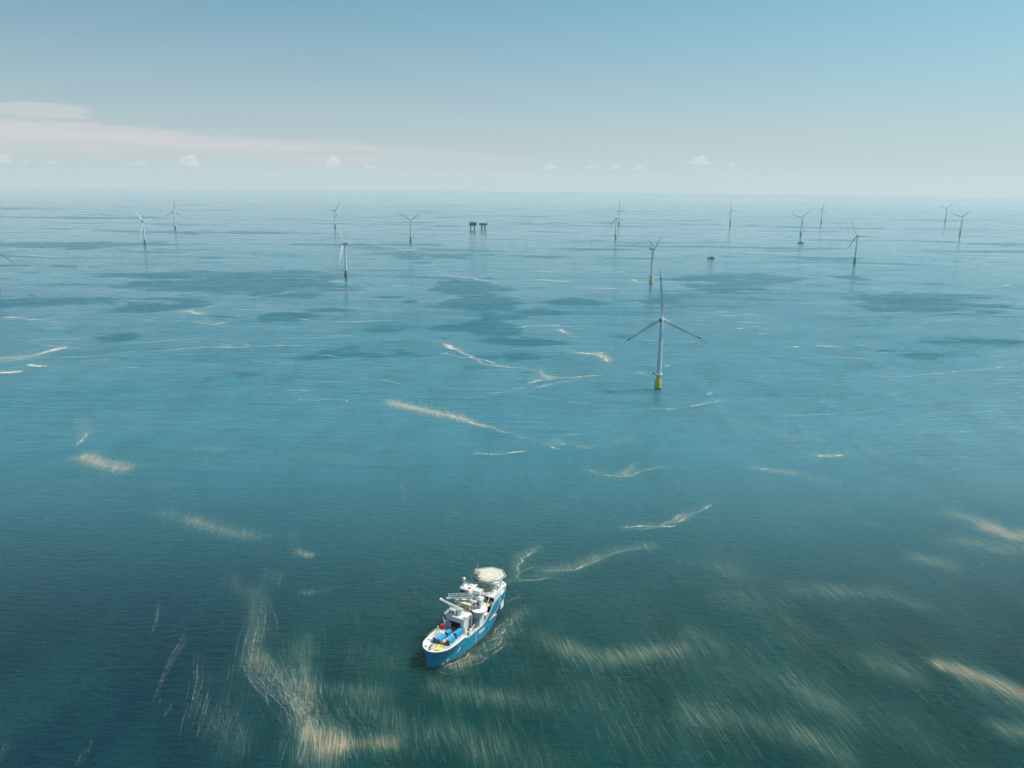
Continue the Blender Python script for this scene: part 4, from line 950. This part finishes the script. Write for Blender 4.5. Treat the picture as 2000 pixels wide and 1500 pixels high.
MB().sphere((60.3, 6.9, 29.6), .75).sphere((58.3, 2.7, 26), .6).build('antenna_dome', WHITE, mast_o, True)
# helideck: octagon with net frame, circle, H
HC, HR, HZt = (66.4, 0.6), 8.7, 27.6
octo = lambda r_, n=8, ph=22.5: [(HC[0] + r_ * math.cos(R(ph + 360 / n * k)), HC[1] + r_ * math.sin(R(ph + 360 / n * k))) for k in range(n)]
hd = MB().prism(octo(HR), HZt - .7, HZt).build('helideck', PINK, ship)
def ring(r0_, r1_, z, n=48, ph=0):
    vs = []; 
    for r_ in (r0_, r1_): vs += [(HC[0] + r_ * math.cos(R(ph) + 2 * math.pi * k / n), HC[1] + r_ * math.sin(R(ph) + 2 * math.pi * k / n), z) for k in range(n)]
    return vs, [(k, (k + 1) % n, n + (k + 1) % n, n + k) for k in range(n)]
MB().add(*ring(HR - .75, HR - .05, HZt + .03, 8, 22.5)).build('helideck_edge_line', WHITE, hd)
MB().add(*ring(3.9, 5.3, HZt + .03)).build('helideck_circle', mat('helideck_yellow', (.64, .56, .30), .8, .12), hd)
hm_ = MB(); MH = Matrix.Translation((HC[0], HC[1], 0)) @ Matrix.Rotation(R(-30), 4, 'Z')
for b_ in ((-2.6, 2.6, 1.0, 1.75), (-2.6, 2.6, -1.75, -1.0), (-.45, .45, -1.0, 1.0)): hm_.box(*b_, HZt + .01, HZt + .035, M=MH)
hm_.build('helideck_letter', WHITE, hd)
nm_ = MB()
for k, a in enumerate(np.linspace(R(150), R(242), 10)):
    if k == 6: continue
    c_ = (HC[0] + 6.9 * math.cos(a), HC[1] + 6.9 * math.sin(a)); Mx = Matrix.Translation((*c_, 0)) @ Matrix.Rotation(a, 4, 'Z')
    nm_.box(-.5, .5, -.34, -.16, HZt + .01, HZt + .035, M=Mx); nm_.box(-.5, .5, .16, .34, HZt + .01, HZt + .035, M=Mx)
    if k % 2: nm_.box(.2, .4, -.16, .16, HZt + .01, HZt + .035, M=Mx)
    else: nm_.box(-.1, .1, -.16, .16, HZt + .01, HZt + .035, M=Mx)
nm_.build('helideck_lettering', mat('lettering_maroon', (.22, .08, .09), .7, .05), hd)
nf = MB(); o1 = octo(HR); o2 = octo(HR + 1.25)
for i in range(8):
    j = (i + 1) % 8
    nf.tube((*o2[i], HZt - .1), (*o2[j], HZt - .1), .14, n=5)
    for k in range(5):
        u = k / 5; a = (o1[i][0] + (o1[j][0] - o1[i][0]) * u, o1[i][1] + (o1[j][1] - o1[i][1]) * u, HZt - .3); b = (o2[i][0] + (o2[j][0] - o2[i][0]) * u, o2[i][1] + (o2[j][1] - o2[i][1]) * u, HZt - .1)
        nf.tube(a, b, .09, n=4)
nf.build('safety_net_frame', WHITE, hd)
sp_ = MB()
for x, y, x2, y2 in ((58.5, -6, 60, -5.5), (59, 2, 60.5, 2), (66, -7.5, 66, -6.5), (66, 7.5, 66, 6.5), (72.5, -4, 73.5, -4), (72.5, 4, 73.5, 4), (62, -1, 64, -1), (70, 0, 74, 0)):
    sp_.tube((x2, y2, 19.8), (x, y, HZt - .7), .28, n=6)
for a, b in (((60, -5.5, 22), (66, -7, 26.8)), ((66, -7, 21), (73, -4, 26.8)), ((60.5, 2, 21), (66, 7, 26.8)), ((58.5, -6, 26.6), (72.5, -6, 26.6)), ((58.8, 4, 26.6), (73.5, 4, 26.6)), ((58.4, -8, 26.5), (58.4, 6, 26.5)), ((64, -9, 26.5), (64, 9, 26.5)), ((70, -9, 26.5), (70, 9, 26.5))): sp_.tube(a, b, .2, n=5)
sp_.build('helideck_support', PALE, ship)
MB().box(76.5, 78, -1.2, 1.2, 15.4, 16.5).tube((75.6, -2.6, 15.9), (75.6, -1.2, 15.9), .5, n=12).tube((75.6, 1.2, 15.9), (75.6, 2.6, 15.9), .5, n=12).build('anchor_winch', PALE, ship)

# mid-ship crane block
cbk = MB().box(29.6, 37.0, -4.4, -2.3, 7.7, 16.6).box(29.6, 37.0, 6.3, 8.0, 7.7, 16.6).box(33.6, 37.0, -2.3, 6.3, 7.7, 16.6).box(29.6, 33.6, -2.3, 6.3, 13.6, 16.6)
cbk = cbk.build('crane_house', LGREY, ship, bevel=.12)
MB().box(33.4, 33.58, -2.2, 6.2, 7.75, 13.5).build('workshop_opening', NAVY, cbk)  # dark panel, the shade inside the opening painted as colour
ol = MB()
for k in range(9): ol.box(32.9, 33.3, -1.6 + .9 * k, -1.1 + .9 * k, 7.75, 9.2 + random.random() * 3)
for z in (9.2, 11.2): ol.box(32.0, 33.0, -2.2, 6.2, z, z + .12)
ol.build('storage_rack', DARK, cbk)
MB().box(29.1, 37.6, -5.0, 8.9, 16.62, 16.95).build('roof', WHITE, cbk)
MB().tube((36.2, -5.6, 8), (36.2, -5.6, 16.6), .35, n=10).build('vent_pipe', WHITE, cbk)
MB().tube((29.9, -4.9, 8), (29.9, -4.9, 12), .3, n=10).build('vent_pipe', WHITE, cbk)
MB().rail([(29.2, -4.9, 16.95), (29.2, 8.8, 16.95), (37.4, 8.8, 16.95)], 1.1, .06).build('railing', PALE, cbk)
pc = MB().box(30.4, 33.2, 2.2, 6.4, 16.95, 20.0).lathe([(1.7, 16.95), (1.5, 19.5), (1.8, 19.6), (1.8, 20.2)], 16, (33.2, .6))
pc = pc.build('crane_pedestal', WHITE, ship, bevel=.1)
MB().box(30.22, 30.42, 2.8, 3.6, 17.6, 19.6).box(30.22, 30.42, 5.0, 5.8, 17.4, 18.8).build('window', GLASS, pc)
bm_ = MB()
for dx in (-.75, .75): bm_.tube((33.0 + dx, -1.6, 20.3), (32.6 + dx * .6, 13.6, 23.2), .34, .24, n=8)
bm_.box(32.0, 33.4, 12.8, 13.9, 22.4, 23.6).tube((33.2, -1.8, 19.8), (33.2, 6.5, 19.6), .3).tube((33, 6.5, 19.6), (32.7, 9.5, 22.2), .22)
for k in range(8): bm_.tube((32.25, -.5 + k * 1.8, 20.5 + k * .34), (33.75, -.5 + k * 1.8, 20.5 + k * .34), .12, n=5)
bm_.build('crane_boom', WHITE, pc)
MB().box(34.0, 36.2, -1.6, 1.8, 16.95, 17.6).tube((35, .3, 17.6), (35, .3, 18.4), .8, n=12).build('roof_winch', CREAM, cbk)
# gangway tower, platform, cabin and lattice bridge
gt = MB().box(40.6, 45.6, -8.3, -3.2, 7.7, 17.6).build('gangway_tower', LGREY, ship, bevel=.15)
MB().box(40.45, 40.62, -6.3, -5.1, 7.75, 9.9).box(40.45, 40.6, -7.9, -7.7, 8, 17).box(40.45, 40.6, -3.8, -3.6, 8, 17).box(40.45, 40.6, -8, -3.5, 12.4, 12.6).build('door_frame', GREY, gt)
gp = MB().lathe([(3.6, 16.9), (4.5, 17.3), (4.7, 17.6), (4.7, 18.1), (.5, 18.12)], 36, (42.6, -6.9)).build('round_platform', WHITE, ship, True)
gc = MB().box(42.8, 46.2, -7.6, -4.8, 18.1, 22.6).build('gangway_cabin', LGREY, gp, bevel=.15)
MB().box(42.62, 42.82, -6.4, -5.2, 19.6, 21.8).build('window', GLASS, gc)
MB().box(42.5, 46.5, -7.9, -4.5, 22.62, 23.9).sphere((44.4, -6.2, 24.2), 1.5, sc=(1, 1, .55)).build('cabin_roof', WHITE, gc)
MB().tube((46.8, -8.6, 17), (50.5, -9.0, 22.5), .35).tube((47.5, -5, 17), (51, -4.4, 22.5), .35).box(46.5, 52.5, -8.0, -4.0, 15.8, 16.6).tube((48, -6, 12), (48, -6, 15.8), 1.2, n=12).build('gangway_slewing_frame', CREAM, gp)
gl = MB(); A0, A1 = Vector((46.4, -4.6, 23.2)), Vector((35.4, 9.8, 23.6))
gd = (A1 - A0).normalized(); gn = Vector((-gd.y, gd.x, 0)).normalized(); GLn = (A1 - A0).length; NB = 8
for w in (-1.05, 1.05):
    for h in (0, 2.5): gl.tube(A0 + gn * w + Vector((0, 0, h)), A1 + gn * w + Vector((0, 0, h if h == 0 else 2.0)), .17, n=6)
    for k in range(NB + 1):
        p = A0 + gd * (GLn * k / NB) + gn * w; gl.tube(p, p + Vector((0, 0, 2.4)), .11, n=4)
        if k < NB:
            p2 = A0 + gd * (GLn * (k + 1) / NB) + gn * w
            a, b = (p, p2 + Vector((0, 0, 2.4))) if k % 2 else (p + Vector((0, 0, 2.4)), p2)
            gl.tube(a, b, .11, n=4)
for k in range(NB + 1):
    p = A0 + gd * (GLn * k / NB); gl.tube(p - gn * 1.05 + Vector((0, 0, 2.4)), p + gn * 1.05 + Vector((0, 0, 2.4)), .11, n=4)
gb = gl.build('gangway_bridge', PALE, ship)
wk = MB(); wk.add([A0 + gn * .95, A1 + gn * .95, A1 - gn * .95, A0 - gn * .95] + [v + Vector((0, 0, .12)) for v in (A0 + gn * .95, A1 + gn * .95, A1 - gn * .95, A0 - gn * .95)], [(0, 1, 2, 3), (4, 7, 6, 5), (0, 4, 5, 1), (1, 5, 6, 2), (2, 6, 7, 3), (3, 7, 4, 0)])
wk.build('walkway', DECKG, gb)
MB().tube(A1 - gd * .8, A1 + gd * 1.2, .8, .5, n=8).build('gangway_tip', WHITE, gb)
# storage frame under the gangway
fr = MB()
for y in (-2.6, .4, 3.4, 6.6):
    for x in (38.6, 42.6): fr.box(x - .18, x + .18, y - .18, y + .18, 7.7, 20.6)
for z in (12.0, 16.2): fr.box(38.2, 43, -3, 7, z, z + .2)
for y in (-2.6, .4, 3.4, 6.6): fr.tube((38.4, y, 16.4), (38.4, min(6.6, y + 3), 20.2), .1, n=4)
frm = fr.build('storage_frame', PALE, ship)
MB().box(38.0, 39.8, -3.4, 7.4, 20.62, 21.5).box(41.6, 43.2, -3.4, 7.4, 20.62, 21.3).build('cross_beam', CREAM, frm)
MB().box(45.6, 47.4, -3.2, 9, 18.2, 19.4).box(46, 54, 2.2, 3.4, 19.0, 20.1).box(46.2, 56, -3, 3, 17.2, 17.6).build('catwalk', CREAM, ship)
MB().box(43.2, 55, -3, 8.5, 7.7, 12.2).build('lower_deckhouse', WHITE, ship)
MB().box(45, 56, -2.8, 8.7, 12.2, 17.1).build('upper_deckhouse', CREAM, ship)
MB().box(47, 56, -3.1, -2.9, 13, 14).build('window', GLASS, ship.children[[c.name for c in ship.children].index('upper_deckhouse')])
oc = mat('ochre_box', (.62, .38, .12), .5, .12)
c1 = MB()
c1.sphere((40.6, -2.2, 18.0), 1.2, sc=(1.3, .9, .8)); c1.box(39.4, 41.2, .7, 2.9, 16.4, 18.0)
c1.build('stores_bin', oc, frm); MB().box(39, 42, 4.0, 6.2, 16.4, 18.4).build('stores_bin', mat('cream_bin', (.74, .62, .44), .5, .1), frm)
MB().box(38.9, 41, -.8, .0, 12.2, 14.5).box(39, 41.5, 1.2, 3, 12.2, 14).box(39, 42, 4.2, 6, 12.2, 14.6).box(38.8, 42, 3.9, 6.3, 7.7, 10.4).box(38.8, 42, -2.2, 0, 7.7, 10).build('stores_crate', GREY, frm)
# port side davit with red gear, starboard reel
dvt = MB().tube((26.6, 6.6, 9), (26.8, 6.8, 13.5), .45).tube((26.8, 6.8, 13.5), (28.6, 9.2, 15.2), .35).tube((22.4, 7.6, 9), (22.0, 8.2, 12.8), .4).tube((24.5, 5.6, 9), (25.5, 8.5, 11.8), .4).tube((28.6, 4.2, 9), (28.7, 4.6, 12.6), .5).box(20.5, 28, 5.6, 8.2, 9, 9.8)
dvt.build('side_davit', CREAM, ship)
rl = MB().tube((24.6, 7.6, 11.6), (25.6, 5.9, 11.9), 1.35, n=20).box(24, 26.4, 5.8, 7.8, 9.8, 10.8)
rl.build('red_winch_drum', RED, ship)
for _ in range(34):
    x, y = random.uniform(18.5, 26), random.uniform(6.0, 8.6); s_ = random.uniform(.15, .45); MB().box(x - s_, x + s_, y - s_, y + s_, 9.1, 9.3 + random.random() * 1.2).build('deck_machinery', CREAM, ship)
for _ in range(60):
    x, y = random.uniform(27.5, 40), random.uniform(-9.0, -5.4); s_ = random.uniform(.12, .4); MB().box(x - s_, x + s_, y - s_, y + s_, 7.6, 7.9 + random.random() * 1.3).build('deck_machinery', CREAM, ship)
ry = MB(); c_ = Vector((38.4, -6.6, 10.0)); ax = Vector((.75, -.66, 0)).normalized()
for s_ in (-.7, .7): ry.tube(c_ + ax * (s_ - .08), c_ + ax * (s_ + .08), 2.1, n=24)
ry.tube(c_ - ax * .7, c_ + ax * .7, 1.2, n=20)
ry.build('cable_reel', PALE, ship)
MB().tube((30.6, -8.3, 7.7), (30.8, -8.6, 11.2), .5, n=10).tube((30.8, -8.6, 11), (28.8, -9.0, 9.8), .35).tube((30.8, -8.6, 10.8), (35.5, -7.8, 11.6), .2).box(29.8, 31.6, -9.2, -7.6, 7.7, 8.9).build('knuckle_crane', WHITE, ship)
MB().box(32.4, 34.0, -8.9, -7.6, 7.65, 8.8).build('orange_crate', ORANGE, ship, bevel=.1)
MB().box(44.6, 49.6, -9.1, -8.6, 8.8, 9.0).box(46, 56, -9.0, -8.7, 7.7, 9.6).build('boat_cradle', WHITE, ship)

def clutter(x0, x1, y0, y1, z, n, hmax, m, nm, parent=None, seed=1):
    r_ = random.Random(seed)
    for _ in range(n):
        q = MB()
        x, y = r_.uniform(x0, x1), r_.uniform(y0, y1); a, b = r_.uniform(.12, .55), r_.uniform(.12, .55); h = r_.uniform(.2, hmax)
        if r_.random() < .3: q.tube((x, y, z), (x, y, z + h), a * .5, n=8)
        elif r_.random() < .4: q.tube((x - a * 2, y, z + .3), (x + a * 2, y + r_.uniform(-.6, .6), z + .3), .1, n=5)
        else: q.box(x - a, x + a, y - b, y + b, z, z + h)
        q.build(nm, m, parent or ship)
clutter(29.5, 37, -4.6, 8.4, 16.95, 30, 1.1, LGREY, 'roof_equipment', cbk, 3)
clutter(38, 46, -8, 8, 20.4, 14, .9, CREAM, 'frame_equipment', frm, 4)
clutter(44, 55, -2.6, 8, 17.2, 44, 1.8, CREAM, 'roof_equipment', ship, 5)
clutter(44, 55, -2.6, 8, 17.2, 30, 1.4, OLIVE, 'roof_vent', ship, 6)
clutter(48.2, 56.4, 4, 9.8, 24.6, 14, .7, PALE, 'roof_fitting', pb, 7)
clutter(56, 73, -8, -3, 20.1, 22, .9, PALE, 'roof_vent', roof, 8)
clutter(56, 60, 2.5, 8.6, 20.1, 26, 2.2, CREAM, 'roof_equipment', roof, 9)
clutter(27.5, 42, -9.0, -4.8, 7.62, 46, 1.6, PALE, 'deck_equipment', ship, 10)
clutter(27.5, 45, -9.0, -5, 7.62, 26, 1.2, OLIVE, 'deck_store', ship, 11)
clutter(12, 26, 5.2, 8.2, 9.03, 34, 1.0, LGREY, 'deck_equipment', ad, 12)
clutter(12, 26, -7.6, -5.9, 9.03, 20, .5, CREAM, 'deck_fitting', ad, 13)
clutter(3.5, 9, -4, 6, 9.03, 12, .6, DECKG, 'deck_fitting', ad, 14)
clutter(45, 56, -3, 8.4, 12.3, 24, 3.5, GREY, 'duct', ship, 15)
pp = MB()
for y in (-7.4, -6.9, 6.6, 7.2): pp.tube((28, y, 8.1), (43, y + .2, 8.1), .12, n=5)
pp.rail([(27.5, -9.2, 8.4), (43, -9.2, 8.4)], 1.1, .06).rail([(27.5, 9.2, 8.4), (43, 9.2, 8.4)], 1.1, .06).rail([(43.5, -9.2, 8.7), (50, -9.3, 12.4), (54, -9.3, 15.8)], .9, .05)
pp.build('railing', WHITE, ship)
ldr = MB()
for k in range(14): ldr.box(44.0 + .35 * k, 44.4 + .35 * k, -4.2, -3.3, 7.9 + .3 * k, 8.0 + .3 * k)
ldr.tube((44, -4.2, 8.6), (49, -4.2, 12.9), .06, n=4).tube((44, -3.3, 8.6), (49, -3.3, 12.9), .06, n=4)
ldr.build('stair', PALE, ship)

# things standing on the ship
def on_ship(name, label, cat, x, y, z, turn=0, group=None):
    q = ship_world(x, y); return thing(name, label, cat, (q.x, q.y, z), ship_rot + R(turn), group)
def container(label, m, x, y, L=6.1, H=2.7, W=2.45, z=9.1):
    t = on_ship('container', label, 'container', x, y, z, 0, 'cargo containers on the aft deck of the ship')
    b = MB(); x0, x1, w = -L / 2, L / 2, W / 2
    b.box(x0 + .06, x1 - .06, -w + .06, w - .06, .12, H - .05)
    for k in range(int(L / .34)):
        xx = x0 + .3 + k * .34
        if xx < x1 - .3: b.box(xx, xx + .16, -w + .02, w - .02, .2, H - .02)
    b.build('shell', m, t)
    f = MB()
    for xx in (x0, x1 - .16):
        for yy in (-w, w - .16): f.box(xx, xx + .16, yy, yy + .16, 0, H)
    for zz in (0, H - .14):
        for yy in (-w, w - .16): f.box(x0 + .16, x1 - .16, yy, yy + .16, zz, zz + .14)
        for xx in (x0, x1 - .16): f.box(xx, xx + .16, -w + .16, w - .16, zz, zz + .14)
    f.build('frame', m, t)
    for s_ in (-1, 1):
        d = MB().box(x0 - .03, x0 + .06, s_ * .04 if s_ > 0 else -w + .18, w - .18 if s_ > 0 else -.04, .16, H - .16).build('door', NAVY, t)  # aft doors coloured navy to paint in the unlit side
        MB().tube((x0 - .08, s_ * .35, .2), (x0 - .08, s_ * .35, H - .2), .035, n=5).tube((x0 - .08, s_ * .8, .2), (x0 - .08, s_ * .8, H - .2), .035, n=5).build('lock_rod', PALE, d)
container('grey container with slatted roof beside a blue one, nearest the port side', GREYC, 15.2, 3.5)
container('long blue container in the middle of the aft deck, touching the grey one', BLUEC, 15.0, .8)
container('smallest blue container, behind the grey and blue pair', BLUEC, 22.0, 1.0, 3.6)
container('tallest blue container beside the crane house', BLUEC, 24.0, -4.3, 6.1, 3.3)
container('blue container nearest the starboard rail, right of the orange tank', BLUEC, 16.2, -4.6, 5.6, 3.0)
t = on_ship('orange_tank', 'small orange tank between two blue containers on the aft deck', 'tank', 13.6, -1.6, 9.1)
MB().tube((-1.0, 0, 1.1), (1.3, 0, 1.1), .85, n=16).build('vessel', mat('pale_orange', (.72, .42, .16), .5, .1), t, True)
MB().box(-1.2, 1.5, -.9, -.75, 0, .5).box(-1.2, 1.5, .75, .9, 0, .5).box(-1.2, -1.05, -.75, .75, 0, 1.6).build('cradle', ORANGE, t)
t = on_ship('rescue_boat', 'small red and white rescue boat stowed amidships under the hull rise', 'boat', 49.5, -7.1, 9.0, 0)
vs = []
for x, w, zt, zb in ((-3.2, .9, 1.3, .3), (-1.5, 1.2, 1.3, 0), (1.2, 1.2, 1.35, 0), (2.6, .75, 1.5, .2), (3.4, .05, 1.7, .8)):
    vs += [(x, -w, zt), (x, -w * .6, zb), (x, w * .6, zb), (x, w, zt)]
MB().add(vs, [(k * 4 + i, k * 4 + (i + 1) % 4, k * 4 + 4 + (i + 1) % 4, k * 4 + 4 + i) for k in range(4) for i in range(4)] + [(0, 1, 2, 3), (16, 17, 18, 19)]).build('hull', mat('rescue_red', (.45, .06, .04), .4, .08), t)
cb = MB().box(-2.2, 1.6, -.95, .95, 1.35, 2.9).build('cabin', mat('rescue_pink_white', (.70, .62, .62), .4, .05), t, bevel=.25)
MB().box(-2.28, -2.15, -.7, -.1, 1.7, 2.5).box(-2.28, -2.15, .1, .7, 1.7, 2.5).build('window', GLASS, cb)

# ------------------------------------------------------------------ small far cumulus clouds, real distance and size
def cloud_mat():
    m = bpy.data.materials.new('cloud_vapour'); m.use_nodes = True
    t = NT(m.node_tree); t.n.clear(); out = t.new('ShaderNodeOutputMaterial')
    v = t.new('ShaderNodeVolumePrincipled'); v.inputs['Color'].default_value = (1, .95, .93, 1)
    v.inputs['Density'].default_value = .0011; v.inputs['Anisotropy'].default_value = .1
    t.link(v.outputs[0], out.inputs['Volume']); return m
CM = cloud_mat()
def cloud(px, py, w, h, lab, seed):
    """px, py: middle of the base in the photograph; w, h size in its pixels"""
    D = 46000.0; rr = random.Random(seed)
    az = (px - 1000) / F_PX; d = fw + rt * ((px - 1000) / F_PX) - up * ((py - 750) / F_PX)
    c = Vector((0, 0, CAM_H)) + d * (D / d.y); s_ = D / F_PX * 1.0
    bm = bmesh.new(); W = w * s_; Hh = h * s_
    n = max(6, int(w / 2.2))
    for k in range(n):
        u = (k + .5) / n * 2 - 1; e = (1 - abs(u) ** 1.6)
        r_ = Hh * (.13 + .30 * e * rr.uniform(.35, 1.2)); x = u * W / 2 * .92 + rr.uniform(-.1, .1) * W / n
        z = r_ * .5 + Hh * .62 * e * rr.random() ** 1.2 + Hh * .12 * rr.random()
        g = bmesh.ops.create_icosphere(bm, subdivisions=3, radius=r_)
        for v in g['verts']:
            q = v.co / r_; f_ = 1 + .5 * mn.noise(q * 1.7 + Vector((seed, k, 0))) + .2 * mn.noise(q * 4.2 + Vector((seed, k, 5)))
            v.co = v.co * f_; v.co = Vector((v.co.x * 1.15 + x, v.co.y * 1.3 + rr.uniform(0, 0), max(v.co.z * .85 + z, 0)))
    me = bpy.data.meshes.new('cloud'); bm.to_mesh(me); bm.free(); me.materials.append(CM)
    for p_ in me.polygons: p_.use_smooth = True
    o = bpy.data.objects.new('cloud', me); COL.objects.link(o); o.location = c
    rm = o.modifiers.new('remesh', 'REMESH'); rm.mode = 'VOXEL'; rm.voxel_size = max(18, Hh / 22)
    tag(o, lab, 'cloud', 'small puffy clouds low over the sea horizon')
cloud(8, 321, 34, 17, 'small white cloud cut by the left edge of the sky', 1)
cloud(52, 321, 24, 8, 'second small flat cloud from the left edge', 2)
cloud(102, 323, 30, 9, 'third small flat cloud from the left edge, before the long gap', 3)
cloud(272, 325, 56, 10, 'long low flat cloud left of the tall puffy one', 4)
cloud(369, 326, 38, 24, 'tallest puffy white cloud, above the left turbines', 5)
cloud(652, 327, 34, 18, 'puffy cloud above the small distant turbine left of centre', 6)
cloud(722, 331, 34, 10, 'thin flat cloud right of the puffy cloud left of centre', 7)
cloud(1075, 332, 34, 12, 'small faint cloud just right of the middle of the horizon', 8)
cloud(1158, 332, 42, 10, 'flat cloud, left one of the close pair right of the middle', 9)
cloud(1202, 333, 26, 10, 'flat cloud, right one of the close pair right of the middle', 10)
cloud(1249, 333, 32, 10, 'small cloud between the close pair and the largest right cloud', 11)
cloud(1365, 323, 54, 16, 'broad ragged cloud, largest and highest on the right half', 12)
cloud(1428, 327, 14, 10, 'tiny faint cloud, rightmost of the row above the horizon', 13)

# ------------------------------------------------------------------ haze over the sea
hb = MB().box(-21800, 21800, -21800, 21800, -1, 430)
hmat = bpy.data.materials.new('sea_haze'); hmat.use_nodes = True
t_ = NT(hmat.node_tree); t_.n.clear(); o_ = t_.new('ShaderNodeOutputMaterial'); v_ = t_.new('ShaderNodeVolumePrincipled')
v_.inputs['Color'].default_value = (.84, .91, .94, 1); v_.inputs['Density'].default_value = 3.5e-5; v_.inputs['Anisotropy'].default_value = .1
t_.link(v_.outputs[0], o_.inputs['Volume'])
tag(hb.build('haze', hmat), 'pale sea haze that veils the distant water and turbines', None, kind='stuff')
